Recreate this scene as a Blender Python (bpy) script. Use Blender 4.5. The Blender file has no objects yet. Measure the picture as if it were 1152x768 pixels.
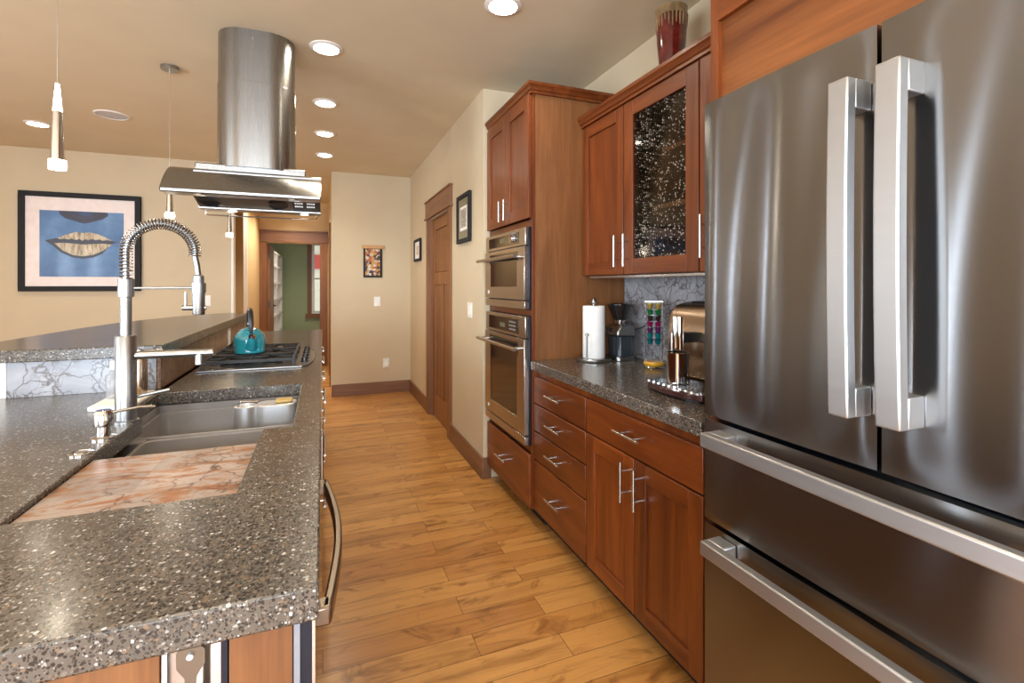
import bpy, bmesh, math, random
from mathutils import Vector, Matrix
random.seed(7)
S = bpy.context.scene
COL = S.collection
PI = math.pi

# ------------------------------------------------------------------ camera
cd = bpy.data.cameras.new('camera'); cam = bpy.data.objects.new('camera', cd); COL.objects.link(cam)
cam.location = (0, 0, 1.36); cam.rotation_euler = (PI/2, 0, -math.radians(21.24))
cd.sensor_width = 36; cd.lens = 548/1152*36; cd.shift_y = -63/1152; cd.clip_start = .02
S.camera = cam
# ------------------------------------------------------------------ colour management
S.view_settings.view_transform = 'Standard'; S.view_settings.look = 'None'
S.view_settings.gamma = 1; S.view_settings.use_curve_mapping = False
S.view_settings.exposure = 0.0
S.cycles.use_denoising = True
S.cycles.max_bounces = 8; S.cycles.diffuse_bounces = 5; S.cycles.glossy_bounces = 4
S.cycles.transmission_bounces = 6; S.cycles.transparent_max_bounces = 8
S.cycles.sample_clamp_indirect = 6; S.cycles.caustics_reflective = False; S.cycles.caustics_refractive = False
# ------------------------------------------------------------------ world
W = bpy.data.worlds.new('world'); S.world = W; W.use_nodes = True
W.node_tree.nodes['Background'].inputs[0].default_value = (.78, .89, 1, 1)
W.node_tree.nodes['Background'].inputs[1].default_value = 2.0
# ------------------------------------------------------------------ daylight through the windows, some of them added, warm lamps
WARM = (1, .88, .70)
def area(name, loc, size, size_y, energy, color, target):
    l = bpy.data.lights.new(name, 'AREA'); l.shape = 'RECTANGLE'; l.size = size; l.size_y = size_y
    l.energy = energy; l.color = color
    o = bpy.data.objects.new(name, l); COL.objects.link(o); o.location = loc
    o.rotation_euler = (Vector(target)-Vector(loc)).to_track_quat('-Z', 'Y').to_euler(); return o
DAY = (.76, .88, 1)
YB_ = 6.34
REAR = [(-2.9, -2.0), (-1.5, -.6), (-.1, .8)]; LEFT = [(-2.3, -1.3), (-.9, .1), (.5, 1.5), (3.20, 3.42)]  # narrow last left window added for a bright band on the refrigerator
for a, b in REAR: area('daylight_rear', ((a+b)/2, -3.11, 1.45), b-a-.12, 1.68, 135, DAY, ((a+b)/2, 0, 1.45))
STREAK_WINDOWS = [(-4.75, -4.45), (-4.05, -3.85)]  # unseen back windows, added to put streaks on the refrigerator door
for a, b in STREAK_WINDOWS: area('streak_light_back', ((a+b)/2, YB_+.11, 1.40), b-a-.12, 1.98, 110*(b-a), DAY, ((a+b)/2, 0, 1.40))
for a, b in LEFT: area('daylight_left', (-5.11, (a+b)/2, 1.40), b-a-.12, 1.98, 105*(b-a), DAY, (0, (a+b)/2, 1.40))
SPOT_W, PEND_W = 27, 1.6

# ================================================================== materials
MATS = {}
def new_mat(name):
    m = bpy.data.materials.new(name); m.use_nodes = True
    nt = m.node_tree; b = nt.nodes['Principled BSDF']; MATS[name] = m
    return m, nt, b
def nd(nt, t, **kw):
    n = nt.nodes.new(t)
    for k, v in kw.items():
        if hasattr(n, k): setattr(n, k, v)
        else: n.inputs[k.replace('_', ' ')].default_value = v
    return n
def ramp(nt, src, stops, interp='LINEAR'):
    r = nt.nodes.new('ShaderNodeValToRGB'); r.color_ramp.interpolation = interp
    e = r.color_ramp.elements
    while len(e) < len(stops): e.new(.5)
    for i, (p, c) in enumerate(stops):
        e[i].position = p; e[i].color = (*c, 1) if len(c) == 3 else c
    nt.links.new(src, r.inputs[0]); return r.outputs[0]
def coords(nt, scale=(1, 1, 1), rot=(0, 0, 0)):
    tc = nt.nodes.new('ShaderNodeTexCoord'); mp = nt.nodes.new('ShaderNodeMapping')
    mp.inputs['Scale'].default_value = scale; mp.inputs['Rotation'].default_value = rot
    nt.links.new(tc.outputs['Object'], mp.inputs[0]); return mp.outputs[0]
def noise(nt, vec, scale, detail=4, rough=.55, dist=0):
    n = nt.nodes.new('ShaderNodeTexNoise'); n.inputs['Scale'].default_value = scale
    n.inputs['Detail'].default_value = detail; n.inputs['Roughness'].default_value = rough
    n.inputs['Distortion'].default_value = dist
    nt.links.new(vec, n.inputs['Vector']); return n
def mix(nt, fac, a, b, mode='MIX'):
    m = nt.nodes.new('ShaderNodeMix'); m.data_type = 'RGBA'; m.blend_type = mode
    for s, v in ((0, fac), (6, a), (7, b)):
        if isinstance(v, bpy.types.NodeSocket): nt.links.new(v, m.inputs[s])
        elif isinstance(v, (int, float)): m.inputs[s].default_value = v
        else: m.inputs[s].default_value = (*v, 1)
    return m.outputs[2]
def bump(nt, b, h, strength, dist=.001):
    n = nt.nodes.new('ShaderNodeBump'); n.inputs['Strength'].default_value = strength
    n.inputs['Distance'].default_value = dist
    nt.links.new(h, n.inputs['Height']); nt.links.new(n.outputs[0], b.inputs['Normal'])
def plain(name, col, rough=.5, metal=0, coat=0, var=.06, vscale=12, **kw):
    m, nt, b = new_mat(name)
    n = noise(nt, coords(nt), vscale, 3)
    c0 = tuple(max(0, c*(1-var)) for c in col); c1 = tuple(min(1, c*(1+var)) for c in col)
    nt.links.new(ramp(nt, n.outputs[0], [(.3, c0), (.7, c1)]), b.inputs['Base Color'])
    b.inputs['Roughness'].default_value = rough; b.inputs['Metallic'].default_value = metal
    b.inputs['Coat Weight'].default_value = coat
    for k, v in kw.items(): b.inputs[k.replace('_', ' ')].default_value = v
    return m
def paint(name, col, bs=.15, rough=.75):
    m, nt, b = new_mat(name); v = coords(nt)
    n = noise(nt, v, 2.2, 3)
    nt.links.new(ramp(nt, n.outputs[0], [(.3, tuple(c*.965 for c in col)), (.7, tuple(min(1, c*1.03) for c in col))]), b.inputs['Base Color'])
    b.inputs['Roughness'].default_value = rough
    bump(nt, b, noise(nt, v, 160, 3).outputs[0], bs, .002); return m
def emit(name, col, strength):
    m, nt, b = new_mat(name)
    b.inputs['Base Color'].default_value = (*col, 1); b.inputs['Emission Color'].default_value = (*col, 1)
    b.inputs['Emission Strength'].default_value = strength; return m
def steel(name, col=(.60, .59, .58), rough=.28, aniso=0, brush=None, rot=0, tang='Z'):
    m, nt, b = new_mat(name)
    b.inputs['Metallic'].default_value = 1
    v = coords(nt, brush or (4, 4, 400)); n = noise(nt, v, 1, 3)
    nt.links.new(ramp(nt, n.outputs[0], [(.3, tuple(c*.985 for c in col)), (.7, tuple(min(1, c*1.01) for c in col))]), b.inputs['Base Color'])
    nt.links.new(ramp(nt, n.outputs[0], [(.3, (rough*.97,)*3), (.7, (rough*1.03,)*3)]), b.inputs['Roughness'])
    if aniso:
        b.inputs['Anisotropic'].default_value = aniso; b.inputs['Anisotropic Rotation'].default_value = rot
        t = nt.nodes.new('ShaderNodeTangent'); t.direction_type = 'RADIAL'; t.axis = tang
        nt.links.new(t.outputs[0], b.inputs['Tangent'])
    return m
def wood(name, axis, dark, light, rough=.32, coat=.25, g=1.0, var=.18):
    m, nt, b = new_mat(name)
    sc = [13*g]*3; sc['XYZ'.index(axis)] = 1.1*g
    tc = nt.nodes.new('ShaderNodeTexCoord'); oi = nt.nodes.new('ShaderNodeObjectInfo')
    mp = nt.nodes.new('ShaderNodeMapping'); mp.inputs['Scale'].default_value = sc
    nt.links.new(tc.outputs['Object'], mp.inputs[0])
    mu = nt.nodes.new('ShaderNodeVectorMath'); mu.operation = 'MULTIPLY_ADD'
    cb = nt.nodes.new('ShaderNodeCombineXYZ')
    for i in range(3): nt.links.new(oi.outputs['Random'], cb.inputs[i])
    nt.links.new(cb.outputs[0], mu.inputs[0]); mu.inputs[1].default_value = (37, 53, 71); nt.links.new(mp.outputs[0], mu.inputs[2])
    n1 = noise(nt, mu.outputs[0], .8, 5, .6, 1.2)
    sc2 = [140*g]*3; sc2['XYZ'.index(axis)] = 4*g
    n2 = noise(nt, coords(nt, sc2), 1, 4)
    mid = tuple((a+c)/2 for a, c in zip(dark, light))
    c1 = ramp(nt, n1.outputs[0], [(.28, dark), (.5, mid), (.72, light)])
    c2 = mix(nt, .55, c1, ramp(nt, n2.outputs[0], [(.35, (.62,)*3), (.6, (1,)*3)]), 'MULTIPLY')
    hv = nt.nodes.new('ShaderNodeHueSaturation'); nt.links.new(c2, hv.inputs['Color'])
    mr = nt.nodes.new('ShaderNodeMapRange'); mr.inputs[3].default_value = 1-var; mr.inputs[4].default_value = 1+var
    nt.links.new(oi.outputs['Random'], mr.inputs[0]); nt.links.new(mr.outputs[0], hv.inputs['Value'])
    nt.links.new(hv.outputs[0], b.inputs['Base Color'])
    b.inputs['Roughness'].default_value = rough; b.inputs['Coat Weight'].default_value = coat; b.inputs['Coat Roughness'].default_value = .15
    bump(nt, b, n2.outputs[0], .12, .0006); return m
CH_D, CH_L = (.090, .017, .0025), (.225, .055, .0085)
CZ, CY, CX = [wood('cherry_'+n, a, CH_D, CH_L, .38, .06) for n, a in (('upright', 'Z'), ('lengthwise', 'Y'), ('crosswise', 'X'))]
BZ = wood('brown_oak_upright', 'Z', (.14, .048, .012), (.25, .100, .030), .5, 0)
WPANEL = wood('walnut_diagonal', 'Y', (.105, .027, .006), (.28, .09, .022), .4, .06, .7)
TRIMW = wood('door_wood', 'Z', (.17, .060, .016), (.32, .128, .037), .5, 0)
TRIMY = wood('trim_wood', 'Y', (.15, .060, .026), (.27, .118, .05), .45, .05)
TRIMX = wood('trim_wood_across', 'X', (.15, .060, .026), (.27, .118, .05), .45, .05)
LIGHTW = plain('pale_wood', (.52, .28, .11), .5)
WALL = paint('wall_paint', (.575, .47, .318)); WALLO = paint('wall_paint_gold', (.66, .48, .26))
CEIL = paint('ceiling_paint', (.68, .59, .425), .2, .85)
GREEN = paint('green_paint', (.36, .42, .24)); WHITE = plain('white_plastic', (.82, .80, .76), .35)
OFFWHITE = paint('off_white', (.86, .84, .80))  # off-white; also paints the highlight strips on the wall corners
STEEL = steel('brushed_steel', (.34, .338, .335), .28); CHROME = plain('chrome', (.66, .65, .64), .09, 1, var=.01)
SATIN = plain('satin_steel', (.62, .615, .60), .27, 1, var=.03)
FRIDGE = steel('fridge_steel', (.275, .277, .282), .22, .97, (3, 3, 500), .25, 'Z')
FRHAND = steel('fridge_handle_steel', (.50, .50, .50), .42, 0, (6, 6, 300))
HOODM = steel('hood_steel', (.30, .295, .285), .27, .5, (400, 400, 4), .25, 'Z')
OVENM = steel('oven_steel', (.50, .47, .435), .26, 0, (4, 4, 400))
BLACKG = plain('black_glass', (.008, .008, .009), .06, 0, 0, var=.02)
BLACK = plain('black_plastic', (.015, .015, .017), .35); IRON = plain('cast_iron', (.012, .012, .013), .5, .2)
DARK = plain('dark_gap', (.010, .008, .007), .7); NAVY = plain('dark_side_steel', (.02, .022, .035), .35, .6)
BRONZE = steel('bronze_steel', (.46, .36, .27), .24, 0, (3, 3, 200))
def floor_mat():
    m, nt, b = new_mat('hickory_planks')
    v = coords(nt)
    br = nt.nodes.new('ShaderNodeTexBrick'); nt.links.new(v, br.inputs['Vector'])
    br.offset = .37; br.offset_frequency = 2; br.squash = 1; br.squash_frequency = 2
    for k, x in (('Scale', 1), ('Mortar Size', .0012), ('Mortar Smooth', .2), ('Brick Width', .86), ('Row Height', .122), ('Bias', 0)):
        br.inputs[k].default_value = x
    br.inputs['Color1'].default_value = (0, 0, 0, 1); br.inputs['Color2'].default_value = (1, 1, 1, 1); br.inputs['Mortar'].default_value = (.5, .5, .5, 1)
    base = ramp(nt, br.outputs['Color'], [(0, (.42, .178, .045)), (.3, (.50, .235, .062)), (.6, (.57, .285, .082)), (.85, (.47, .210, .052)), (1, (.63, .34, .108))])
    off = nt.nodes.new('ShaderNodeVectorMath'); off.operation = 'MULTIPLY_ADD'
    nt.links.new(br.outputs['Color'], off.inputs[0]); off.inputs[1].default_value = (31, 17, 9)
    nt.links.new(coords(nt, (1.2, 13, 1)), off.inputs[2])
    n1 = noise(nt, off.outputs[0], 1.2, 6, .62, 1.0)
    off2 = nt.nodes.new('ShaderNodeVectorMath'); off2.operation = 'MULTIPLY_ADD'
    nt.links.new(br.outputs['Color'], off2.inputs[0]); off2.inputs[1].default_value = (11, 27, 5); nt.links.new(coords(nt, (2, 4, 1)), off2.inputs[2])
    n2 = noise(nt, off2.outputs[0], 1.4, 5, .6, 2.5)
    n3 = noise(nt, coords(nt, (6, 170, 1)), 1, 3)
    c = mix(nt, 1, base, ramp(nt, n1.outputs[0], [(.30, (.55, .46, .38)), (.5, (1,)*3), (.75, (1.12, 1.1, 1.05))]), 'MULTIPLY')
    c = mix(nt, .8, c, ramp(nt, n2.outputs[0], [(.30, (.42, .32, .25)), (.45, (1,)*3)]), 'MULTIPLY')
    c = mix(nt, .4, c, ramp(nt, n3.outputs[0], [(.3, (.75,)*3), (.6, (1,)*3)]), 'MULTIPLY')
    c = mix(nt, br.outputs['Fac'], c, (.09, .035, .012))
    nt.links.new(c, b.inputs['Base Color']); b.inputs['Roughness'].default_value = .33
    b.inputs['Coat Weight'].default_value = .15; b.inputs['Coat Roughness'].default_value = .2
    inv = nt.nodes.new('ShaderNodeMath'); inv.operation = 'MULTIPLY_ADD'; inv.inputs[1].default_value = -1.0
    nt.links.new(br.outputs['Fac'], inv.inputs[0]); nt.links.new(n1.outputs[0], inv.inputs[2])
    bump(nt, b, inv.outputs[0], .25, .0015); return m
FLOOR = floor_mat()
def concrete_mat(name):
    m, nt, b = new_mat(name); v = coords(nt)
    nz = noise(nt, v, 60, 3)
    wob = nt.nodes.new('ShaderNodeVectorMath'); wob.operation = 'MULTIPLY_ADD'
    nt.links.new(nz.outputs['Color'], wob.inputs[0]); wob.inputs[1].default_value = (.010,)*3; nt.links.new(v, wob.inputs[2])
    def chips(scale, seed):
        vo = nt.nodes.new('ShaderNodeTexVoronoi'); vo.inputs['Scale'].default_value = scale
        ad = nt.nodes.new('ShaderNodeVectorMath'); ad.inputs[1].default_value = (seed, seed*2, seed*3)
        nt.links.new(wob.outputs[0], ad.inputs[0]); nt.links.new(ad.outputs[0], vo.inputs['Vector'])
        sp = nt.nodes.new('ShaderNodeSeparateColor'); nt.links.new(vo.outputs['Color'], sp.inputs[0])
        return vo, sp
    base = ramp(nt, noise(nt, v, 9, 4).outputs[0], [(.3, (.078, .065, .052)), (.7, (.112, .096, .080))])
    for scale, seed, rad in ((300, 1.3, .46), (190, 2.7, .46), (135, .4, .44)):
        vo, sp = chips(scale, seed)
        colr = ramp(nt, sp.outputs[0], [(0, (.016, .012, .010)), (.40, (.034, .026, .021)), (.55, (.095, .078, .064)), (.70, (.155, .128, .104)), (.80, (.16, .105, .065)), (.86, (.26, .25, .235)), (.935, (.44, .43, .41)), (.965, (.04, .035, .03))], 'CONSTANT')
        near = ramp(nt, vo.outputs['Distance'], [(rad-.06, (1,)*3), (rad, (0,)*3)])
        pick = ramp(nt, sp.outputs[1], [(0, (0,)*3), (.34, (1,)*3)], 'CONSTANT')
        f = mix(nt, 1, near, pick, 'MULTIPLY')
        base = mix(nt, f, base, colr)
    nt.links.new(base, b.inputs['Base Color']); b.inputs['Roughness'].default_value = .26
    b.inputs['Coat Weight'].default_value = .15; b.inputs['Coat Roughness'].default_value = .12
    bump(nt, b, noise(nt, v, 220, 2).outputs[0], .06, .001); return m
CONC = concrete_mat('exposed_aggregate_concrete')
def marble(name, light, mid, vein, tile=None, scale=7, rough=.25, vw=.03):
    m, nt, b = new_mat(name); v = coords(nt)
    nz = noise(nt, v, 5, 4)
    wob = nt.nodes.new('ShaderNodeVectorMath'); wob.operation = 'MULTIPLY_ADD'
    nt.links.new(nz.outputs['Color'], wob.inputs[0]); wob.inputs[1].default_value = (.30,)*3; nt.links.new(v, wob.inputs[2])
    vo = nt.nodes.new('ShaderNodeTexVoronoi'); vo.feature = 'DISTANCE_TO_EDGE'; vo.inputs['Scale'].default_value = scale
    nt.links.new(wob.outputs[0], vo.inputs['Vector'])
    vo2 = nt.nodes.new('ShaderNodeTexVoronoi'); vo2.feature = 'DISTANCE_TO_EDGE'; vo2.inputs['Scale'].default_value = scale*2.3
    nt.links.new(wob.outputs[0], vo2.inputs['Vector'])
    bc = ramp(nt, noise(nt, v, 6, 6, .6, 1).outputs[0], [(.3, mid), (.62, light)])
    brk = ramp(nt, noise(nt, v, 4, 2).outputs[0], [(.42, (0,)*3), (.55, (1,)*3)])
    f1 = mix(nt, 1, ramp(nt, vo.outputs['Distance'], [(0, (1,)*3), (vw, (0,)*3)]), (.8,)*3, 'MULTIPLY')
    f2 = mix(nt, 1, ramp(nt, vo2.outputs['Distance'], [(0, (1,)*3), (vw*1.2, (0,)*3)]), brk, 'MULTIPLY')
    c = mix(nt, f1, bc, vein); c = mix(nt, f2, c, vein)
    nt.links.new(c, b.inputs['Base Color']); b.inputs['Roughness'].default_value = rough; b.inputs['Coat Weight'].default_value = .2
    return m
MARB = marble('grey_veined_marble', (.37, .375, .40), (.22, .225, .25), (.075, .05, .04), scale=8, vw=.04)
MARBB = marble('brown_veined_marble', (.33, .20, .12), (.17, .085, .05), (.06, .028, .015), scale=9, rough=.45)
def drain_mat():
    m, nt, b = new_mat('pink_veined_stone'); v = coords(nt, (1, 1, 1), (0, 0, .5))
    n1 = noise(nt, coords(nt, (4, 11, 1), (0, 0, .6)), 1.3, 7, .66, 1.9)
    c = ramp(nt, n1.outputs[0], [(.30, (.06, .032, .02)), (.40, (.27, .10, .03)), (.46, (.30, .14, .06)), (.50, (.33, .25, .21)), (.60, (.36, .31, .29)), (.64, (.31, .155, .07)), (.74, (.20, .10, .05))])
    nz = noise(nt, v, 6, 4)
    wob = nt.nodes.new('ShaderNodeVectorMath'); wob.operation = 'MULTIPLY_ADD'
    nt.links.new(nz.outputs['Color'], wob.inputs[0]); wob.inputs[1].default_value = (.25,)*3; nt.links.new(v, wob.inputs[2])
    vo = nt.nodes.new('ShaderNodeTexVoronoi'); vo.feature = 'DISTANCE_TO_EDGE'; vo.inputs['Scale'].default_value = 11
    nt.links.new(wob.outputs[0], vo.inputs['Vector'])
    brk = ramp(nt, noise(nt, v, 5, 2).outputs[0], [(.38, (0,)*3), (.50, (1,)*3)])
    f = mix(nt, 1, ramp(nt, vo.outputs['Distance'], [(0, (1,)*3), (.04, (0,)*3)]), brk, 'MULTIPLY')
    c = mix(nt, f, c, (.07, .024, .010))
    br = nt.nodes.new('ShaderNodeTexBrick'); nt.links.new(coords(nt), br.inputs['Vector'])
    for k, x in (('Scale', 1), ('Mortar Size', .0006), ('Brick Width', .125), ('Row Height', .125)): br.inputs[k].default_value = x
    br.offset = 0; br.inputs['Color1'].default_value = (.72,)*3+(1,); br.inputs['Color2'].default_value = (1.1,)*3+(1,); br.inputs['Mortar'].default_value = (.6,)*3+(1,)
    c = mix(nt, .8, c, br.outputs['Color'], 'MULTIPLY')
    nt.links.new(c, b.inputs['Base Color']); b.inputs['Roughness'].default_value = .3; return m
DRAIN = drain_mat()
SINKM = plain('grey_composite', (.25, .23, .22), .38, 0, .2)
TEAL = plain('teal_enamel', (.018, .26, .32), .18, 0, .8, var=.25, vscale=9)
PAPER = plain('paper_white', (.86, .85, .83), .9); SPONGE = plain('yellow_sponge', (.55, .38, .14), .9)
def glass_mat(name, col=(1, 1, 1), rough=.02, bs=0, bscale=60):
    m, nt, b = new_mat(name); b.inputs['Base Color'].default_value = (*col, 1)
    b.inputs['Transmission Weight'].default_value = 1; b.inputs['Roughness'].default_value = rough; b.inputs['IOR'].default_value = 1.45
    if bs:
        vo = nt.nodes.new('ShaderNodeTexVoronoi'); vo.feature = 'SMOOTH_F1'; vo.inputs['Scale'].default_value = bscale
        nt.links.new(coords(nt), vo.inputs['Vector']); bump(nt, b, vo.outputs['Distance'], bs, .006)
    return m
def thin_glass(name, tint, bs=0, scale=100, k=.2):
    m, nt, b = new_mat(name); out = nt.nodes['Material Output']
    tr = nt.nodes.new('ShaderNodeBsdfTransparent'); tr.inputs[0].default_value = (*tint, 1)
    gl = nt.nodes.new('ShaderNodeBsdfGlossy'); gl.inputs['Roughness'].default_value = .06
    lw = nt.nodes.new('ShaderNodeLayerWeight'); lw.inputs[0].default_value = k
    fac = lw.outputs['Fresnel']
    if bs:
        v = coords(nt); n = noise(nt, v, 30, 3)
        vo = nt.nodes.new('ShaderNodeTexVoronoi'); vo.inputs['Scale'].default_value = scale; nt.links.new(v, vo.inputs['Vector'])
        sp = nt.nodes.new('ShaderNodeSeparateColor'); nt.links.new(vo.outputs['Color'], sp.inputs[0])
        dot = ramp(nt, vo.outputs['Distance'], [(.30, (1,)*3), (.42, (0,)*3)])
        pk = nt.nodes.new('ShaderNodeMath'); pk.operation = 'MULTIPLY'; nt.links.new(sp.outputs[0], pk.inputs[0]); nt.links.new(n.outputs[0], pk.inputs[1])
        sel = ramp(nt, pk.outputs[0], [(.32, (0,)*3), (.44, (.75,)*3)])
        d = mix(nt, 1, dot, sel, 'MULTIPLY')
        gr = ramp(nt, d, [(0, (.05,)*3), (1, (.42,)*3)]); nt.links.new(gr, gl.inputs['Roughness'])
        mxv = nt.nodes.new('ShaderNodeMath'); mxv.operation = 'MAXIMUM'; nt.links.new(fac, mxv.inputs[0]); nt.links.new(d, mxv.inputs[1]); fac = mxv.outputs[0]
    mx = nt.nodes.new('ShaderNodeMixShader'); nt.links.new(fac, mx.inputs[0])
    nt.links.new(tr.outputs[0], mx.inputs[1]); nt.links.new(gl.outputs[0], mx.inputs[2]); nt.links.new(mx.outputs[0], out.inputs[0]); return m
PANE = thin_glass('window_glass', (.96, .98, .97))
SEEDY = thin_glass('seedy_glass', (.62, .58, .54), 1.0, 105, .2); CLEAR = glass_mat('clear_glass', (.97, 1, 1)); BLUEG = glass_mat('aqua_glass', (.45, .8, .95))
LAMP = emit('lamp_lens', (1, .90, .74), 60); LAMPP = emit('pendant_glow', (1, .90, .74), 25); LAMPS = emit('small_lens', (1, .92, .8), 3)

# ================================================================== mesh builder
class MB:
    def __init__(self): self.v = []; self.f = []; self.m = []; self.mi = 0
    def face(self, idx): self.f.append(tuple(idx)); self.m.append(self.mi)
    def box(self, x0, x1, y0, y1, z0, z1):
        n = len(self.v); x0, x1 = sorted((x0, x1)); y0, y1 = sorted((y0, y1)); z0, z1 = sorted((z0, z1))
        self.v += [(x, y, z) for x in (x0, x1) for y in (y0, y1) for z in (z0, z1)]
        for q in ((0, 1, 3, 2), (4, 6, 7, 5), (0, 4, 5, 1), (2, 3, 7, 6), (0, 2, 6, 4), (1, 5, 7, 3)): self.face([n+i for i in q])
        return self
    def prism(self, poly, axis, a, b):
        n = len(self.v); k = len(poly)
        def P(p, t):
            return {'X': (t, p[0], p[1]), 'Y': (p[0], t, p[1]), 'Z': (p[0], p[1], t)}[axis]
        self.v += [P(p, a) for p in poly]+[P(p, b) for p in poly]
        self.face(range(n, n+k)); self.face(range(n+2*k-1, n+k-1, -1))
        for i in range(k): self.face((n+i, n+(i+1) % k, n+k+(i+1) % k, n+k+i))
        return self
    def tube(self, pts, r, n=10, cap=True, closed=False):
        pts = [Vector(p) for p in pts]; k = len(pts); s = len(self.v)
        rr = r if isinstance(r, (list, tuple)) else [r]*k
        up = Vector((0, 0, 1)); nrm = None
        for i, p in enumerate(pts):
            if closed: t = (pts[(i+1) % k]-pts[i-1])
            else: t = (pts[min(i+1, k-1)]-pts[max(i-1, 0)])
            t.normalize()
            if nrm is None:
                nrm = t.cross(up)
                if nrm.length < 1e-3: nrm = t.cross(Vector((1, 0, 0)))
            else: nrm = nrm-t*nrm.dot(t)
            nrm.normalize(); bn = t.cross(nrm)
            for j in range(n):
                a = 2*PI*j/n; q = p+nrm*math.cos(a)*rr[i]+bn*math.sin(a)*rr[i]; self.v.append(tuple(q))
        for i in range(k if closed else k-1):
            i2 = (i+1) % k
            for j in range(n): self.face((s+i*n+j, s+i*n+(j+1) % n, s+i2*n+(j+1) % n, s+i2*n+j))
        if cap and not closed:
            self.face([s+j for j in range(n-1, -1, -1)]); self.face([s+(k-1)*n+j for j in range(n)])
        return self
    def cyl(self, p0, p1, r, n=20): return self.tube([p0, p1], r, n)
    def lathe(self, prof, c=(0, 0, 0), n=32, axis='Z', cap=True):
        s = len(self.v); k = len(prof)
        for r, h in prof:
            for j in range(n):
                a = 2*PI*j/n; x, y = max(r, 1e-5)*math.cos(a), max(r, 1e-5)*math.sin(a)
                d = {'Z': (x, y, h), 'X': (h, x, y), 'Y': (y, h, x)}[axis]
                self.v.append((c[0]+d[0], c[1]+d[1], c[2]+d[2]))
        for i in range(k-1):
            for j in range(n): self.face((s+i*n+j, s+i*n+(j+1) % n, s+(i+1)*n+(j+1) % n, s+(i+1)*n+j))
        if cap:
            self.face([s+j for j in range(n-1, -1, -1)]); self.face([s+(k-1)*n+j for j in range(n)])
        return self
    def cells(self, xs, ys, solid, z0, z1):
        """slab made of the grid cells for which solid(xmid, ymid) holds"""
        id_ = {}
        def vid(i, j, t):
            if (i, j, t) not in id_:
                id_[(i, j, t)] = len(self.v); self.v.append((xs[i], ys[j], z1 if t else z0))
            return id_[(i, j, t)]
        nx, ny = len(xs)-1, len(ys)-1
        ok = lambda i, j: 0 <= i < nx and 0 <= j < ny and solid((xs[i]+xs[i+1])/2, (ys[j]+ys[j+1])/2)
        for i in range(nx):
            for j in range(ny):
                if not ok(i, j): continue
                self.face((vid(i, j, 1), vid(i+1, j, 1), vid(i+1, j+1, 1), vid(i, j+1, 1)))
                self.face((vid(i, j, 0), vid(i, j+1, 0), vid(i+1, j+1, 0), vid(i+1, j, 0)))
                for di, dj, a, b in ((-1, 0, (i, j), (i, j+1)), (1, 0, (i+1, j+1), (i+1, j)), (0, -1, (i+1, j), (i, j)), (0, 1, (i, j+1), (i+1, j+1))):
                    if not ok(i+di, j+dj): self.face((vid(*a, 0), vid(*a, 1), vid(*b, 1), vid(*b, 0)))
        return self
    def build(self, name, mats, parent=None, bevel=0, smooth=35, seg=2, merge=True):
        me = bpy.data.meshes.new(name)
        off = Vector(parent.location) if parent is not None else Vector()
        if parent is not None and parent.parent is not None: off = off+Vector(parent.parent.location)
        me.from_pydata([tuple(Vector(p)-off) for p in self.v], [], self.f); me.update()
        if not isinstance(mats, (list, tuple)): mats = [mats]
        for m in mats: me.materials.append(m)
        me.polygons.foreach_set('material_index', self.m)
        bm = bmesh.new(); bm.from_mesh(me)
        if merge: bmesh.ops.remove_doubles(bm, verts=bm.verts, dist=1e-6)
        bmesh.ops.recalc_face_normals(bm, faces=bm.faces); bm.to_mesh(me); bm.free()
        if smooth: me.shade_smooth(); me.set_sharp_from_angle(angle=math.radians(smooth))
        o = bpy.data.objects.new(name, me); COL.objects.link(o)
        if parent is not None: o.parent = parent
        if bevel:
            b = o.modifiers.new('edge', 'BEVEL'); b.width = bevel; b.segments = seg; b.limit_method = 'ANGLE'; b.angle_limit = math.radians(40)
            b.harden_normals = False
        return o
def tag(o, label=None, cat=None, group=None, kind=None):
    if label: o['label'] = label
    if cat: o['category'] = cat
    if group: o['group'] = group
    if kind: o['kind'] = kind
    return o
def thing(name, label, cat, loc, group=None):
    o = bpy.data.objects.new(name, None); o.empty_display_size = .1; COL.objects.link(o); o.location = loc
    return tag(o, label, cat, group)
def struct(name, mb, mat, bevel=0, parent=None):
    o = mb.build(name, mat, parent, bevel)
    if parent is None: o['kind'] = 'structure'
    return o
def B(*a): return MB().box(*a)
def dup(root, delta, label, group=None):
    r = root.copy(); COL.objects.link(r); r.location = Vector(root.location)+Vector(delta); r['label'] = label
    if group: r['group'] = group
    for ch in list(root.children):
        c = ch.copy(); COL.objects.link(c); c.parent = r
        for g in list(ch.children):
            d = g.copy(); COL.objects.link(d); d.parent = c
    return r
def rrect(x0, x1, y0, y1, r, n=6):
    out = []
    for cx, cy, a0 in ((x1-r, y1-r, 0), (x0+r, y1-r, 90), (x0+r, y0+r, 180), (x1-r, y0+r, 270)):
        for i in range(n+1):
            a = math.radians(a0+90*i/n); out.append((cx+r*math.cos(a), cy+r*math.sin(a)))
    return out
def pull(parent, c, axis, L, out=(-1, 0, 0), mat=None, r=.006, stand=.032):
    """bar pull: a round bar on two posts"""
    c = Vector(c); o = Vector(out)*stand; d = Vector({'X': (1, 0, 0), 'Y': (0, 1, 0), 'Z': (0, 0, 1)}[axis])
    m = MB().cyl(c+o-d*L/2, c+o+d*L/2, r, 14)
    for s in (-.27, .27): m.cyl(c+d*L*s, c+o+d*L*s, r*.75, 10)
    return m.build('handle', mat or SATIN, parent)
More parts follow.
